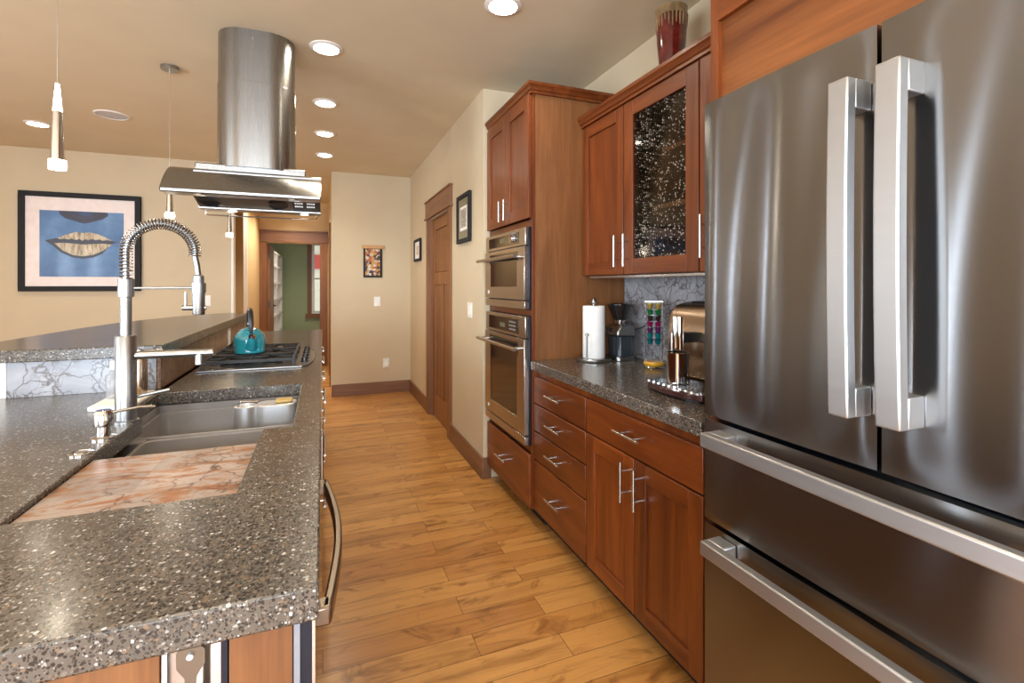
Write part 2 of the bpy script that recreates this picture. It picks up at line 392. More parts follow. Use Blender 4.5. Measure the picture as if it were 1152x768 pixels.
def shaker(parent, name, x, y0, y1, z0, z1, face=-1, stile=.062, th=.02, depth=.009, open_=False, axis='X', mats=None):
    """frame and recessed panel door; its front plane lies at x (axis X) and faces face"""
    V, H, P = mats or (CZ, CY, CZ)
    def bb(m, a0, a1, h0, h1, t0, t1):
        f0, f1 = x-face*t0, x-face*t1
        return m.box(f0, f1, a0, a1, h0, h1) if axis == 'X' else m.box(a0, a1, f0, f1, h0, h1)
    m = MB(); m.mi = 0
    bb(m, y0, y0+stile, z0, z1, 0, th); bb(m, y1-stile, y1, z0, z1, 0, th)
    m.mi = 1
    bb(m, y0+stile, y1-stile, z0, z0+stile, 0, th); bb(m, y0+stile, y1-stile, z1-stile, z1, 0, th)
    if not open_:
        m.mi = 2; bb(m, y0+stile, y1-stile, z0+stile, z1-stile, depth, th-.002)
    return m.build(name, [V, H, P], parent, .0016, merge=False)

H = 2.75
XH, XW = 1.056, 1.72      # hall wall face, kitchen wall face
YB = 6.34                 # picture / art wall
# ================================================================== the setting
struct('floor', B(-5.2, 2.2, -3.2, 13.0, -.1, 0), FLOOR)
struct('ceiling', B(-5.2, 2.2, -3.2, 13.0, H, H+.1), CEIL)
struct('wall_right', B(XW, XW+.12, -3.1, 3.28, 0, H), WALL)
wj = MB().cells([XH, XH+.11], [3.28, 4.27, 5.10, YB+.1], lambda x, y: not 4.27 < y < 5.10, 0, H)
wj.box(XH, XH+.11, 4.27, 5.10, 2.05, H); wj.box(XH+.11, XW+.12, 3.28, 3.40, 0, H)
struct('wall_hall_right', wj, WALL)
struct('wall_closet', B(XH+.45, XH+.5, 4.0, 5.4, 0, H), WALL)
struct('wall_back_art', B(.10, XH, YB, YB+.1, 0, H), WALL)
struct('wall_passage_right', B(.10, .20, YB+.1, 8.84, 0, H), WALL)
struct('wall_passage_left', B(-.99, -.955, 7.46, 8.84, 0, H), WALLO)
struct('wall_stair', B(-1.75, -1.65, YB+.12, 8.84, 0, H), WALLO)
we = MB().box(-1.75, -.86, 8.84, 8.96, 0, H).box(-.03, .3, 8.84, 8.96, 0, H).box(-.86, -.03, 8.84, 8.96, 2.06, H)
struct('wall_passage_end', we, WALLO)
# study beyond the doorway
gm = MB().box(-2.3, -.24, 12.3, 12.42, 0, H).box(.84, 1.6, 12.3, 12.42, 0, H).box(-.24, .84, 12.3, 12.42, 0, .70).box(-.24, .84, 12.3, 12.42, 2.36, H)
gm.box(-2.4, -2.3, 8.96, 12.42, 0, H).box(1.5, 1.6, 8.96, 12.3, 0, H)
struct('wall_study', gm, GREEN)
w = struct('window_1', MB().box(-.33, -.24, 12.27, 12.30, .62, 2.44).box(.84, .93, 12.27, 12.30, .62, 2.44).box(-.37, .97, 12.24, 12.30, .60, .70).box(-.35, .95, 12.26, 12.30, 2.36, 2.48), TRIMW, .003)
struct('window_frame', MB().box(-.24, -.18, 12.32, 12.38, .70, 2.36).box(.78, .84, 12.32, 12.38, .70, 2.36).box(-.18, .78, 12.32, 12.38, .70, .76).box(-.18, .78, 12.32, 12.38, 2.30, 2.36).box(-.18, .78, 12.335, 12.365, 1.50, 1.54), WHITE, .002, w)
struct('glass_pane', B(-.18, .78, 12.347, 12.353, .76, 2.30), PANE, 0, w)
# living side and rear walls with their windows
def window_wall(name, n, axis, t0, t1, spans, z0, z1, lo, hi):
    m = MB(); edges = [lo]+[e for s in spans for e in s]+[hi]
    def bx(mm, a0, a1, h0, h1, q0=t0, q1=t1):
        return mm.box(q0, q1, a0, a1, h0, h1) if axis == 'X' else mm.box(a0, a1, q0, q1, h0, h1)
    for i in range(0, len(edges), 2): bx(m, edges[i], edges[i+1], 0, H)
    for a, b in spans: bx(m, a, b, 0, z0); bx(m, a, b, z1, H)
    struct(name, m, WALL)
    for k, (a, b) in enumerate(spans):
        f = MB(); q0, q1 = (t0+t1)/2-.03, (t0+t1)/2+.03
        bx(f, a, a+.06, z0, z1, q0, q1); bx(f, b-.06, b, z0, z1, q0, q1); bx(f, a+.06, b-.06, z0, z0+.06, q0, q1); bx(f, a+.06, b-.06, z1-.06, z1, q0, q1)
        struct('window_%d' % (n+k), f, TRIMW, .003)
window_wall('wall_rear', 2, 'Y', -3.12, -3.0, REAR, .55, 2.35, -5.1, 1.84)
window_wall('wall_left', 5, 'X', -5.12, -5.0, LEFT, .35, 2.45, -3.12, YB+.12)
window_wall('wall_back_left', 9, 'Y', YB, YB+.12, STREAK_WINDOWS, .35, 2.45, -5.1, -.955)  # openings here are the added streak windows
# off-white strips painting the highlights on wall corners; baseboards, casings
struct('corner_highlight_1', B(-.972, -.948, YB-.008, YB+.128, 0, H), OFFWHITE, .003)
struct('corner_highlight_2', B(-.998, -.948, 7.448, 7.475, 0, H), OFFWHITE, .003)
struct('baseboard_back', B(.10, XH-.0, YB-.018, YB, 0, .145), TRIMX, .002)
struct('baseboard_hall', MB().box(XH-.018, XH, 3.262, 4.165, 0, .145).box(XH-.018, XH, 5.215, YB-.018, 0, .145), TRIMY, .002)
struct('baseboard_corner', B(XH, XH+.055, 3.262, 3.28, 0, .145), TRIMX, .002)
struct('baseboard_living', B(-5.0, -.972, YB-.018, YB, 0, .145), TRIMX, .002)
# pocket door in the hall wall
d1 = struct('door_1', MB().box(XH+.045, XH+.085, 4.27, 5.09, .008, 2.04), TRIMW)
pm = MB()
for y0, y1, z0, z1 in ((4.39, 4.63, .25, 1.36), (4.73, 4.97, .25, 1.36), (4.39, 4.97, 1.50, 1.92)):
    pm.box(XH+.0385, XH+.046, y0, y1, z0, z1)
fm = MB()
for q in ((4.27, 4.38, .008, 2.04), (4.98, 5.09, .008, 2.04), (4.38, 4.98, .008, .24), (4.38, 4.98, 1.37, 1.49), (4.38, 4.98, 1.93, 2.04), (4.64, 4.72, .24, 1.37)):
    fm.box(XH+.03, XH+.045, *q)
struct('door_frame', fm, TRIMW, .003, d1); struct('door_panel', pm, TRIMW, .003, d1)
struct('door_guide', B(XH+.012, XH+.028, 5.03, 5.09, .0, .022), SATIN, .002, d1)
struct('trim_3', MB().box(XH-.02, XH, 4.165, 4.27, 0, 2.06).box(XH-.02, XH, 5.10, 5.215, 0, 2.06).box(XH, XH+.11, 4.262, 4.27, 0, 2.05).box(XH, XH+.11, 5.095, 5.10, 0, 2.05), TRIMW, .002)
struct('trim_4', MB().box(XH-.026, XH, 4.145, 5.235, 2.07, 2.235).box(XH-.036, XH, 4.13, 5.25, 2.055, 2.075).box(XH-.036, XH, 4.13, 5.25, 2.235, 2.25), TRIMY, .002)
# doorway to the study
struct('trim_5', MB().box(-.955, -.855, 8.81, 8.84, 0, 2.07).box(-.04, .07, 8.81, 8.84, 0, 2.07).box(-.86, -.845, 8.84, 8.96, 0, 2.06).box(-.045, -.03, 8.84, 8.96, 0, 2.06), TRIMW, .003)
struct('trim_6', MB().box(-.955, .09, 8.80, 8.84, 2.07, 2.24).box(-.954, .095, 8.79, 8.84, 2.24, 2.265), TRIMX, .003)
d2 = struct('door_2', B(-.86, -.82, 8.975, 9.74, .008, 2.04), TRIMW, .003)
struct('door_handle', MB().cyl((-.82, 9.67, 1.0), (-.775, 9.67, 1.0), .01).cyl((-.775, 9.67, 1.0), (-.775, 9.56, 1.0), .008).lathe([(.026, 0), (.026, .008)], (-.82, 9.67, 1.0), 20, 'X'), BLACK, 0, d2)
for z in (.28, 1.05, 1.86): struct('hinge', B(-.83, -.814, 8.962, 8.99, z-.05, z+.05), BLACK, 0, d2)
struct('trim_7', MB().box(.085, .10, 6.95, 7.04, 0, 2.07).box(.085, .10, 7.86, 7.95, 0, 2.07).box(.08, .10, 6.93, 7.97, 2.07, 2.2), TRIMW, .003)

# ================================================================== island
ZC, ZB = .938, .889
xs = [-1.25, -.60, -.535, -.50, -.165, -.085, -.005]; 
def island_solid(x, y):
    if -.535 < x < -.165 and 1.13 < y < 1.53: return False
    if -.535 < x < -.165 and 1.53 <= y < 1.60: return False
    if x < -.085 and x > -.535 and 1.60 <= y < 2.285: return False
    if -.60 < x < -.535 and 1.87 < y < 2.285: return False
    if x < -.60 and y > 2.376: return False
    return True
ys = [.737, 1.13, 1.53, 1.60, 1.87, 2.285, 2.376, 5.03]
top = MB().cells(xs, ys, island_solid, ZB, ZC)
o = top.build('island_worktop', CONC, None, .004, 35)
tag(o, 'thick exposed-aggregate concrete worktop of the island, with sink and cooktop set in', 'worktop')
# drainboard stone
o = B(-.533, -.167, 1.132, 1.51, .893, .925).build('drainboard', DRAIN, None, .002)
tag(o, 'pink and brown veined stone board inlaid in the worktop before the sink', 'drainboard')
# sink
sk = thing('double_sink', 'grey double-bowl undermount sink between faucet and aisle', 'sink', (-.34, 1.93, .68))
def bowl(m, x0, x1, y0, y1, z0, z1, t=.012, r=.035):
    o_, i_ = rrect(x0, x1, y0, y1, r), rrect(x0+t, x1-t, y0+t, y1-t, r-t*.5)
    b_ = rrect(x0+.035, x1-.035, y0+.035, y1-.035, r)
    n = len(o_); s = len(m.v)
    for ring, z in ((o_, z0), (o_, z1), (i_, z1), (i_, z0+.05), (b_, z0+t)): m.v += [(p[0], p[1], z) for p in ring]
    for k in range(4):
        for j in range(n): m.face((s+k*n+j, s+k*n+(j+1) % n, s+(k+1)*n+(j+1) % n, s+(k+1)*n+j))
    m.face(range(s, s+n)); m.face(range(s+4*n, s+5*n))
bm_ = MB(); bowl(bm_, -.60, -.085, 1.918, 2.287, .69, .860); bm_.build('bowl', SINKM, sk, .003)
bm_ = MB(); bowl(bm_, -.545, -.135, 1.515, 1.912, .69, .855); bm_.build('bowl', SINKM, sk, .003)
MB().box(-.614, -.073, 2.286, 2.300, .80, .8875).box(-.614, -.600, 1.872, 2.286, .80, .8875).box(-.086, -.073, 1.60, 2.286, .80, .8875).box(-.600, -.5345, 1.872, 1.918, .80, .859).box(-.6, -.086, 1.910, 1.920, .80, .862).build('sink_ledge', SINKM, sk, .003)
MB().box(-.136, -.086, 1.585, 1.911, .80, .858).build('sink_ledge', SINKM, sk, .003)
for y in (2.10, 1.70): MB().lathe([(.0, 0), (.040, 0), (.042, .003), (.030, .002), (.0, .001)], (-.33, y, .703), 24).build('drain', CHROME, sk)
# sink caddy
cy = thing('sink_caddy', 'stainless sponge caddy hanging in the rear sink bowl', 'sink caddy', (-.19, 2.13, .79))
plain('caddy_steel', (.85, .85, .85), .33, .9)
po = rrect(-.240, -.096, 2.09, 2.19, .035, 6)
MB().prism(po, 'Z', .80, .897).build('tray', MATS['caddy_steel'], cy, .003)
MB().lathe([(.040, 0), (.041, .06), (.041, .098), (.034, .101), (.034, .085)], (-.275, 2.115, .80), 28).build('cup', MATS['caddy_steel'], cy)
MB().tube([(-.30, 2.115, .90), (-.30, 2.16, .905), (-.24, 2.17, .90)], .004, 8).build('hook', CHROME, cy)
o = MB().prism(rrect(-.175, -.112, 2.115, 2.175, .015), 'Z', .8975, .907).build('sponge', SPONGE, None, .004)
tag(o, 'yellow sponge lying on the stainless sink caddy', 'sponge')

# faucet: commercial spring neck
fx, fy = -.568, 1.84
fa = thing('kitchen_faucet', 'tall brushed steel spring-neck faucet standing behind the sink', 'faucet', (fx, fy, ZC))
MB().lathe([(.034, 0), (.034, .006), (.028, .008), (.028, .265), (.026, .268)], (fx, fy, ZC), 32).build('base_column', STEEL, fa)
MB().lathe([(.015, 0), (.015, .117), (.021, .119), (.021, .174), (.018, .176)], (fx, fy, ZC+.268), 28).build('riser_tube', STEEL, fa)
MB().cyl((fx+.02, fy, 1.142), (fx+.225, fy, 1.142), .0125, 20).cyl((fx+.196, fy, 1.14), (fx+.196, fy, 1.105), .013, 20).lathe([(.0135, 0), (.0135, .03)], (fx+.205, fy, 1.142), 20, 'X').build('spout', STEEL, fa)
arc = []
zt, R = ZC+.268+.174, .092
for i in range(9): arc.append((fx+.010*math.sin(PI*.5*i/8)*0, fy, zt+i*.085/8))
cxx = fx+R
for i in range(1, 37):
    a = PI-PI*1.04*i/36; arc.append((cxx+R*math.cos(a), fy, zt+.085+R*math.sin(a)*.98))
endp = arc[-1]
hose = arc+[(endp[0]+.006, fy, endp[2]-.03), (endp[0]+.010, fy, 1.385)]
MB().tube(hose, .0085, 12).build('hose', steel('hose_steel', (.28, .29, .31), .3), fa)
# spring coil
def along(pts, t):
    L = [0]
    for a, b in zip(pts, pts[1:]): L.append(L[-1]+(Vector(b)-Vector(a)).length)
    d = t*L[-1]
    for i in range(len(pts)-1):
        if L[i+1] >= d:
            f = (d-L[i])/max(1e-9, L[i+1]-L[i]); a, b = Vector(pts[i]), Vector(pts[i+1]); return a.lerp(b, f), (b-a).normalized()
    return Vector(pts[-1]), (Vector(pts[-1])-Vector(pts[-2])).normalized()
turns = 44; coil = []
for i in range(turns*12+1):
    t = i/(turns*12); p, tg = along(arc, t**.87); yv = Vector((0, 1, 0)); xv = yv.cross(tg).normalized()
    a = 2*PI*i/12; coil.append(p+(xv*math.cos(a)+yv*math.sin(a))*.0165)
MB().tube(coil, .0021, 6).build('spring', steel('spring_steel', (.40, .40, .41), .22), fa)
hx = endp[0]+.010
MB().lathe([(.011, .005), (.0155, 0), (.0155, -.045), (.018, -.048), (.018, -.120), (.0165, -.125), (.0, -.125)][::-1], (hx, fy, 1.39), 28).build('spray_head', STEEL, fa)
MB().cyl((fx, fy, 1.352), (hx, fy, 1.352), .0038, 12).lathe([(.021, -.016), (.021, .016)], (hx, fy, 1.352), 20).build('support_arm', STEEL, fa)
MB().cyl((hx, fy, 1.288), (hx-.045, fy, 1.288), .0085, 14).cyl((hx-.036, fy, 1.29), (hx-.036, fy, 1.338), .0042, 12).cyl((hx, fy, 1.288), (hx+.022, fy, 1.288), .007, 12).build('spray_lever', STEEL, fa)
MB().cyl((fx, fy+.03, 1.005), (fx+.10, fy+.055, 1.02), .0055, 12).cyl((fx, fy, 1.005), (fx, fy+.045, 1.005), .014, 16).build('mixer_lever', STEEL, fa)
# soap dispenser and air button
sd = thing('soap_dispenser', 'squat chrome soap dispenser with thin nozzle, in front of the faucet', 'soap dispenser', (-.565, 1.665, ZC))
MB().lathe([(.030, 0), (.030, .004), (.017, .008), (.016, .034)], (-.565, 1.665, ZC), 28).build('collar', CHROME, sd)
MB().lathe([(.0215, .034), (.0225, .040), (.021, .072), (.017, .078), (0, .078)], (-.565, 1.665, ZC), 28).build('pump_head', CHROME, sd)
MB().tube([(-.55, 1.67, ZC+.068), (-.49, 1.69, ZC+.074), (-.455, 1.70, ZC+.070)], .004, 12).build('nozzle', CHROME, sd)
o = MB().lathe([(.026, 0), (.026, .003), (.022, .0045), (.021, .002), (.015, .002), (.014, .005), (0, .006)], (-.565, 1.53, ZC), 32).build('air_switch_button', CHROME)
tag(o, 'flat round chrome button let into the concrete near the drainboard', 'button')
# soap tray with bottles
o = MB().prism(rrect(-.735, -.604, 2.02, 2.285, .02), 'Z', ZC+.0002, ZC+.014).build('soap_tray', OFFWHITE, None, .004)
tag(o, 'white marble tray lying behind the faucet by the tiled riser', 'tray')
sb = thing('soap_bottle', 'clear soap bottle with white cap on the marble tray', 'bottle', (-.705, 2.17, ZC+.0145))
MB().lathe([(.022, 0), (.024, .006), (.024, .075), (.012, .098), (.010, .104), (.0, .104)], (-.705, 2.17, ZC+.0145), 24).build('bottle_body', plain('clear_plastic', (.42, .42, .44), .15, Alpha=.4))
bpy.data.objects['bottle_body'].parent = sb
for vv in bpy.data.objects['bottle_body'].data.vertices: vv.co -= Vector((-.705, 2.17, ZC+.0145))
MB().lathe([(.012, 0), (.012, .03), (.0, .03)], (-.705, 2.17, ZC+.119), 20).build('cap', WHITE, sb)
pb = thing('pump_bottle', 'steel soap pump bottle just behind the faucet column', 'bottle', (-.650, 2.245, ZC+.0145))
MB().lathe([(.024, 0), (.025, .004), (.025, .125), (.021, .134), (.009, .138), (.009, .15), (.0, .15)], (-.650, 2.245, ZC+.0145), 28).build('bottle_body', BRONZE, pb)
MB().cyl((-.650, 2.245, ZC+.162), (-.650, 2.245, ZC+.178), .013, 18).cyl((-.650, 2.245, ZC+.172), (-.580, 2.26, ZC+.168), .0055, 12).build('pump_head', CHROME, pb)
db = thing('dish_brush', 'small dish brush with round wooden knob on the marble tray', 'brush', (-.632, 2.12, ZC+.0145))
MB().lathe([(.0, 0), (.018, 0), (.020, .008), (.0, .010)], (-.630, 2.125, ZC+.0145), 20).build('bristles', PAPER, db)
MB().lathe([(.0, .010), (.013, .012), (.018, .022), (.015, .034), (.0, .040)], (-.630, 2.125, ZC+.0145), 20).build('knob', LIGHTW, db)

# island carcasses (no tops: sink and cooktop hang in them)
def carcass(name, label, y0, y1, x0=-.66, x1=-.055, z1=ZB-.002):
    t = thing(name, label, 'cabinet', ((x0+x1)/2, (y0+y1)/2, 0))
    MB().box(x0, x1, y0, y0+.018, .1, z1).box(x0, x1, y1-.018, y1, .1, z1).box(x0, x0+.012, y0+.018, y1-.018, .1, z1).box(x0+.012, x1, y0+.018, y1-.018, .1, .118).build('carcass', CZ, t)
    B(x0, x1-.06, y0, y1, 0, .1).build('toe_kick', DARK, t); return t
F = -.035
c1 = carcass('sink_cabinet', 'cherry sink cabinet under the island, two doors with upright pulls', 1.47, 2.36)
for y0, y1, py in ((1.475, 1.914, 1.87), (1.918, 2.355, 1.96)):
    d = shaker(c1, 'door', F, y0, y1, .105, .87, face=1); pull(d, (F, py, .74), 'Z', .15, (1, 0, 0))
c2 = carcass('cooktop_cabinet', 'cherry drawer cabinet under the cooktop with long pulls', 2.362, 3.66)
for z0, z1 in ((.60, .87), (.36, .595), (.105, .355)):
    for y0, y1 in ((2.366, 3.008), (3.012, 3.656)):
        d = B(F-.02, F, y0, y1, z0, z1).build('drawer', CY, c2, .002); pull(d, (F, (y0+y1)/2, (z0+z1)/2+.06), 'Y', .32, (1, 0, 0), stand=.045)
c3 = carcass('end_cabinet', 'cherry drawer cabinet at the far end of the island', 3.662, 4.99)
for z0, z1 in ((.62, .87), (.37, .615), (.105, .365)):
    for y0, y1 in ((3.666, 4.32), (4.324, 4.986)):
        d = B(F-.02, F, y0, y1, z0, z1).build('drawer', CY, c3, .002); pull(d, (F, (y0+y1)/2, (z0+z1)/2+.05), 'Y', .30, (1, 0, 0), stand=.04)
dw = thing('dishwasher', 'panelled dishwasher in the near end of the island, big bowed steel handle', 'dishwasher', (-.35, 1.15, 0))
B(-.64, -.057, .835, 1.465, .1, .872).build('tub', NAVY, dw)
B(-.055, -.030, .80, 1.465, .105, .872).build('door', CY, dw, .002)
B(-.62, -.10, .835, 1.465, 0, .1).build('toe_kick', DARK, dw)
hp = []
for i in range(25):
    t = i/24; y = .875+.575*t; x = .006+.026*math.sin(PI*t); hp.append((x, y))
hm = MB(); pol = [(x+.008, y) for x, y in hp]+[(x-.008, y) for x, y in hp[::-1]]
hm.prism(pol, 'Z', .79, .822)
hm.box(-.030, .013, .872, .905, .79, .822).box(-.030, .013, 1.42, 1.452, .79, .822)
hm.build('handle', steel('handle_bronze', (.24, .19, .145), .34), dw, .004)
# near end panels of the island
ep = thing('island_end_panel', 'wood end panel under the near edge of the concrete worktop', 'panel', (-.6, .785, 0))
B(-.120, -.040, .765, .798, .0, ZB-.002).build('panel', BZ, ep, .001)
B(-1.22, -.200, .765, .798, .0, ZB-.002).build('panel', BZ, ep, .001)
B(-.200, -.120, .765, .798, .0, .50).build('panel', BZ, ep, .001)
MB().box(-.038, -.030, .752, .798, 0, ZB-.002).build('edge_strip', plain('grey_edge', (.20, .21, .24), .4), ep)
MB().box(-.030, -.014, .756, .798, 0, ZB-.002).build('dark_strip', NAVY, ep)
MB().box(-.014, -.010, .752, .798, 0, ZB-.002).build('edge_strip', SATIN, ep)
ni = thing('utensil_niche', 'steel-lined open niche in the end of the island', 'niche', (-.21, .88, .5))
MB().box(-.198, -.122, .766, .825, .502, .512).box(-.198, -.192, .766, .825, .512, .885).box(-.192, -.130, .819, .825, .512, .885).build('lining', CHROME, ni)
B(-.130, -.122, .766, .825, .512, .885).build('side_strip', NAVY, ni)
B(-.192, -.130, .772, .790, .868, .885).build('rail', NAVY, ni, .001)
tu = thing('spatula', 'steel spatula hanging by its hole under the near worktop edge', 'spatula', (-.166, .762, .68))
hw = [(.012, .872), (.0165, .867), (.0165, .847), (.007, .832), (.005, .80), (.005, .70), (.022, .68), (.022, .60)]
prof = [(-.166-a, b) for a, b in hw]+[(-.166+a, b) for a, b in hw[::-1]]
MB().prism(prof, 'Y', .7685, .7715).build('blade', steel('dull_bronze', (.20, .17, .135), .4), tu)
MB().cyl((-.166, .764, .862), (-.166, .774, .862), .004, 14).build('hook', WHITE, tu)
# left part of island (seating side)
lb = thing('island_base_cabinet', 'cherry base cabinet on the living side of the island', 'cabinet', (-.94, 1.58, 0))
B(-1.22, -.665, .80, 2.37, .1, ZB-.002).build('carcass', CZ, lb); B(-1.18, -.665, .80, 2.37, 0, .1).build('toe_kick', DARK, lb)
for y0, y1 in ((.81, 1.33), (1.334, 1.85), (1.854, 2.365)): pull(shaker(lb, 'door', -1.241, y0, y1, .11, .88), (-1.241, y1-.04, .75), 'Z', .15)
# raised bar
ba = thing('peninsula_cabinet', 'raised bar base behind the faucet, faced with marble tiles', 'bar', (-.9, 3.6, 0))
B(-1.22, -.665, 2.392, 4.80, 0, 1.073).build('core', CX, ba)
B(-.664, -.630, 2.392, 4.80, ZC+.001, 1.073).build('core', CX, ba)
B(-1.10, -.632, 2.378, 2.391, ZC+.0005, 1.0725).build('marble_tile_row', MARB, ba)
B(-1.25, -1.102, 2.378, 2.391, ZC+.0005, 1.0725).build('white_end_board', OFFWHITE, ba)
B(-.629, -.618, 2.378, 4.80, ZC+.0005, 1.0725).build('brown_tile_row', MARBB, ba)
o = MB().prism([(-1.30, 2.34), (-.600, 2.34), (-.597, 4.60), (-.62, 4.80), (-.72, 4.87), (-.85, 4.80), (-1.06, 4.45), (-1.22, 3.90), (-1.27, 3.4)], 'Z', 1.0745, 1.1205).build('raised_ledge', CONC, None, .004)
tag(o, 'raised concrete bar top with curved back edge above the marble tiles', 'bar top')
def wall_plate(name, label, cat, c, w, h, normal, kind, n=1, group=None):
    """c = centre on the wall face, normal = +-X or +-Y"""
    t = thing(name, label, cat, c, group); c = Vector(c); nv = Vector(normal)
    s = Vector((0, 1, 0)) if abs(nv.x) > .5 else Vector((1, 0, 0))
    def pl(w0, w1, h0, h1, d0, d1):
        a, b = c+s*w0+nv*d0, c+s*w1+nv*d1; return MB().box(a.x, b.x, a.y, b.y, c.z+h0, c.z+h1)
    pl(-w/2, w/2, -h/2, h/2, 0, .006).build('plate', WHITE, t, .0015)
    for k in range(n):
        q = (k-(n-1)/2)*.046
        if kind == 'switch': pl(q-.016, q+.016, -.033, .033, .006, .010).build('rocker', WHITE, t, .001)
        else:
            for z in (-.02, .02): pl(q-.014, q+.014, z-.014, z+.014, .006, .008).build('socket', OFFWHITE, t, .001)
    return t
wall_plate('outlet', 'white outlet on the brown tiles behind the kettle', 'outlet', (-.6179, 3.93, 1.00), .075, .115, (1, 0, 0), 'outlet')

# cooktop
ck = thing('gas_cooktop', 'stainless gas cooktop with black grates set in the island', 'cooktop', (-.32, 3.12, ZC))
pl = [(-.575, 2.735), (-.10, 2.735), (-.066, 2.80), (-.048, 2.95), (-.045, 3.12), (-.048, 3.28), (-.066, 3.43), (-.10, 3.50), (-.575, 3.50)]
MB().prism(pl, 'Z', ZC+.0005, ZC+.009).build('deck', STEEL, ck, .003)
for y0, y1 in ((2.765, 3.005), (3.01, 3.235), (3.24, 3.475)):
    g = MB(); zt0, zt1 = ZC+.036, ZC+.048; xa, xb = -.555, -.135
    for y in (y0, y1-.014): g.box(xa, xb, y, y+.014, ZC+.034, zt1)
    for x in (xa, xb-.014): g.box(x, x+.014, y0+.014, y1-.014, ZC+.034, zt1)
    for x in (xa, xb-.012):
        for y in (y0, y1-.012): g.box(x, x+.012, y, y+.012, ZC+.009, ZC+.034)
    ym = (y0+y1)/2
    g.box((xa+xb)/2-.006, (xa+xb)/2+.006, y0+.012, y1-.012, zt0, zt1)
    for cx in (xa+.11, xb-.11):
        for k in range(4):
            a = PI/4+k*PI/2
            p = Vector((cx, ym, ZC+.044)); q = p+Vector((math.cos(a), math.sin(a), 0))*.13
            q.x = max(xa+.006, min(xb-.006, q.x)); q.y = max(y0+.006, min(y1-.006, q.y))
            g.cyl(p+(q-p)*.22, q, .0075, 6)
        g.box(cx-.10, cx-.03, ym-.004, ym+.004, zt0+.003, zt1+.002); g.box(cx+.03, cx+.10, ym-.004, ym+.004, zt0+.003, zt1+.002)
    g.build('grate', IRON, ck, 0, merge=False)
    for cx in (xa+.11, xb-.11):
        MB().lathe([(.048, 0), (.046, .006), (.030, .010), (.030, .016), (.034, .017), (.034, .022), (0, .024)], (cx, ym, ZC+.009), 24).build('burner', IRON, ck)
for k in range(5):
    y = 2.88+k*.125
    MB().lathe([(.021, 0), (.021, .004), (.017, .006), (.015, .024), (0, .026)], (-.092, y, ZC+.009), 20).build('knob', BLACK, ck)
# kettle
kx, ky, kz = -.378, 3.06, ZC+.0485
kt = thing('tea_kettle', 'teal enamel tea kettle with black handle on the cooktop grate', 'kettle', (kx, ky, kz))
MB().lathe([(.0, .0), (.070, 0), (.077, .004), (.078, .020), (.076, .026), (.080, .045), (.080, .072), (.075, .095), (.062, .111), (.056, .115), (.056, .117), (.0, .117)], (kx, ky, kz), 40).build('body', TEAL, kt)
MB().lathe([(.056, .117), (.054, .122), (.040, .133), (.014, .141), (.007, .145), (.0, .145)], (kx, ky, kz), 32).build('lid', TEAL, kt)
MB().lathe([(.006, .144), (.006, .153), (.014, .157), (.014, .166), (0, .169)], (kx, ky, kz), 20).build('lid_knob', CHROME, kt)
dv = Vector((.22, -1, 0)).normalized()
sp = [Vector((kx, ky, kz+.035))+dv*.065, Vector((kx, ky, kz+.068))+dv*.094, Vector((kx, ky, kz+.098))+dv*.106]
MB().tube(sp, [.030, .022, .017], 16).build('spout', TEAL, kt)
MB().tube([sp[2]-Vector((0, 0, .006)), sp[2]+Vector((0, 0, .008))+dv*.004], .0175, 18).build('whistle_cap', CHROME, kt)
hpts = []
for i in range(15):
    a = PI*i/14; hpts.append(Vector((kx, ky, kz+.115+.120*math.sin(a)**.6))+dv*(.062*math.cos(a)))
MB().tube(hpts, [.009]+[.0135]*13+[.009], 10).build('handle', BLACK, kt)

# ================================================================== range hood
hc = (-.345, 3.11)
hd = thing('range_hood', 'stainless island range hood with oval chimney over the cooktop', 'range hood', (hc[0], hc[1], 1.78))
def stadium(cx, cy, hl, r, n=14):
    out = []
    for i in range(n+1): a = -PI/2+PI*i/n; out.append((cx+hl+r*math.cos(a), cy+r*math.sin(a)))
    for i in range(n+1): a = PI/2+PI*i/n; out.append((cx-hl+r*math.cos(a), cy+r*math.sin(a)))
    return out
MB().prism(stadium(*hc, .060, .138), 'Z', 2.0, 2.47).build('chimney', HOODM, hd, .002)
MB().prism(stadium(*hc, .059, .1355), 'Z', 2.47, H-.001).build('chimney_sleeve', HOODM, hd)
MB().lathe([(.004, 0), (.004, .004), (0, .005)], (hc[0]-.01, hc[1]-.1405, 2.70), 10, 'Y').build('screw', CHROME, hd)
x0, x1, Yc = -.735, -.008, 3.115
MB().box(-.63, -.09, Yc-.115, Yc+.115, 1.955, 2.012).build('shoulder', HOODM, hd, .006)
for s in (-1,):
    out, inn = [], []
    for i in range(11):
        t = i/10; y = .315-.235*t; z = 1.832+.150*math.sin(PI/2*t)**.9
        out.append((Yc+s*y, z)); inn.append((Yc+s*(y-.012 if i < 10 else y), z-.016))
    MB().prism(out+inn[::-1], 'X', x0, x1).build('wing', HOODM, hd, .001)
    lip = [(Yc+s*.315, 1.832), (Yc+s*.315, 1.820), (Yc+s*.225, 1.815), (Yc+s*.225, 1.828)]
    MB().prism(lip, 'X', x0+.006, x1-.006).build('lip', STEEL, hd)
    for x in (-.575, -.145): MB().lathe([(.030, .0), (.030, -.005), (.022, -.006), (.0, -.003)][::-1], (x, Yc+s*.268, 1.8175), 20).build('lamp_ring', CHROME, hd)
MB().prism([(Yc-.19, 1.84), (Yc+.06, 1.80), (Yc+.20, 1.86), (Yc+.17, 1.955), (Yc-.19, 1.955)], 'X', -.62, -.012).build('body', HOODM, hd)
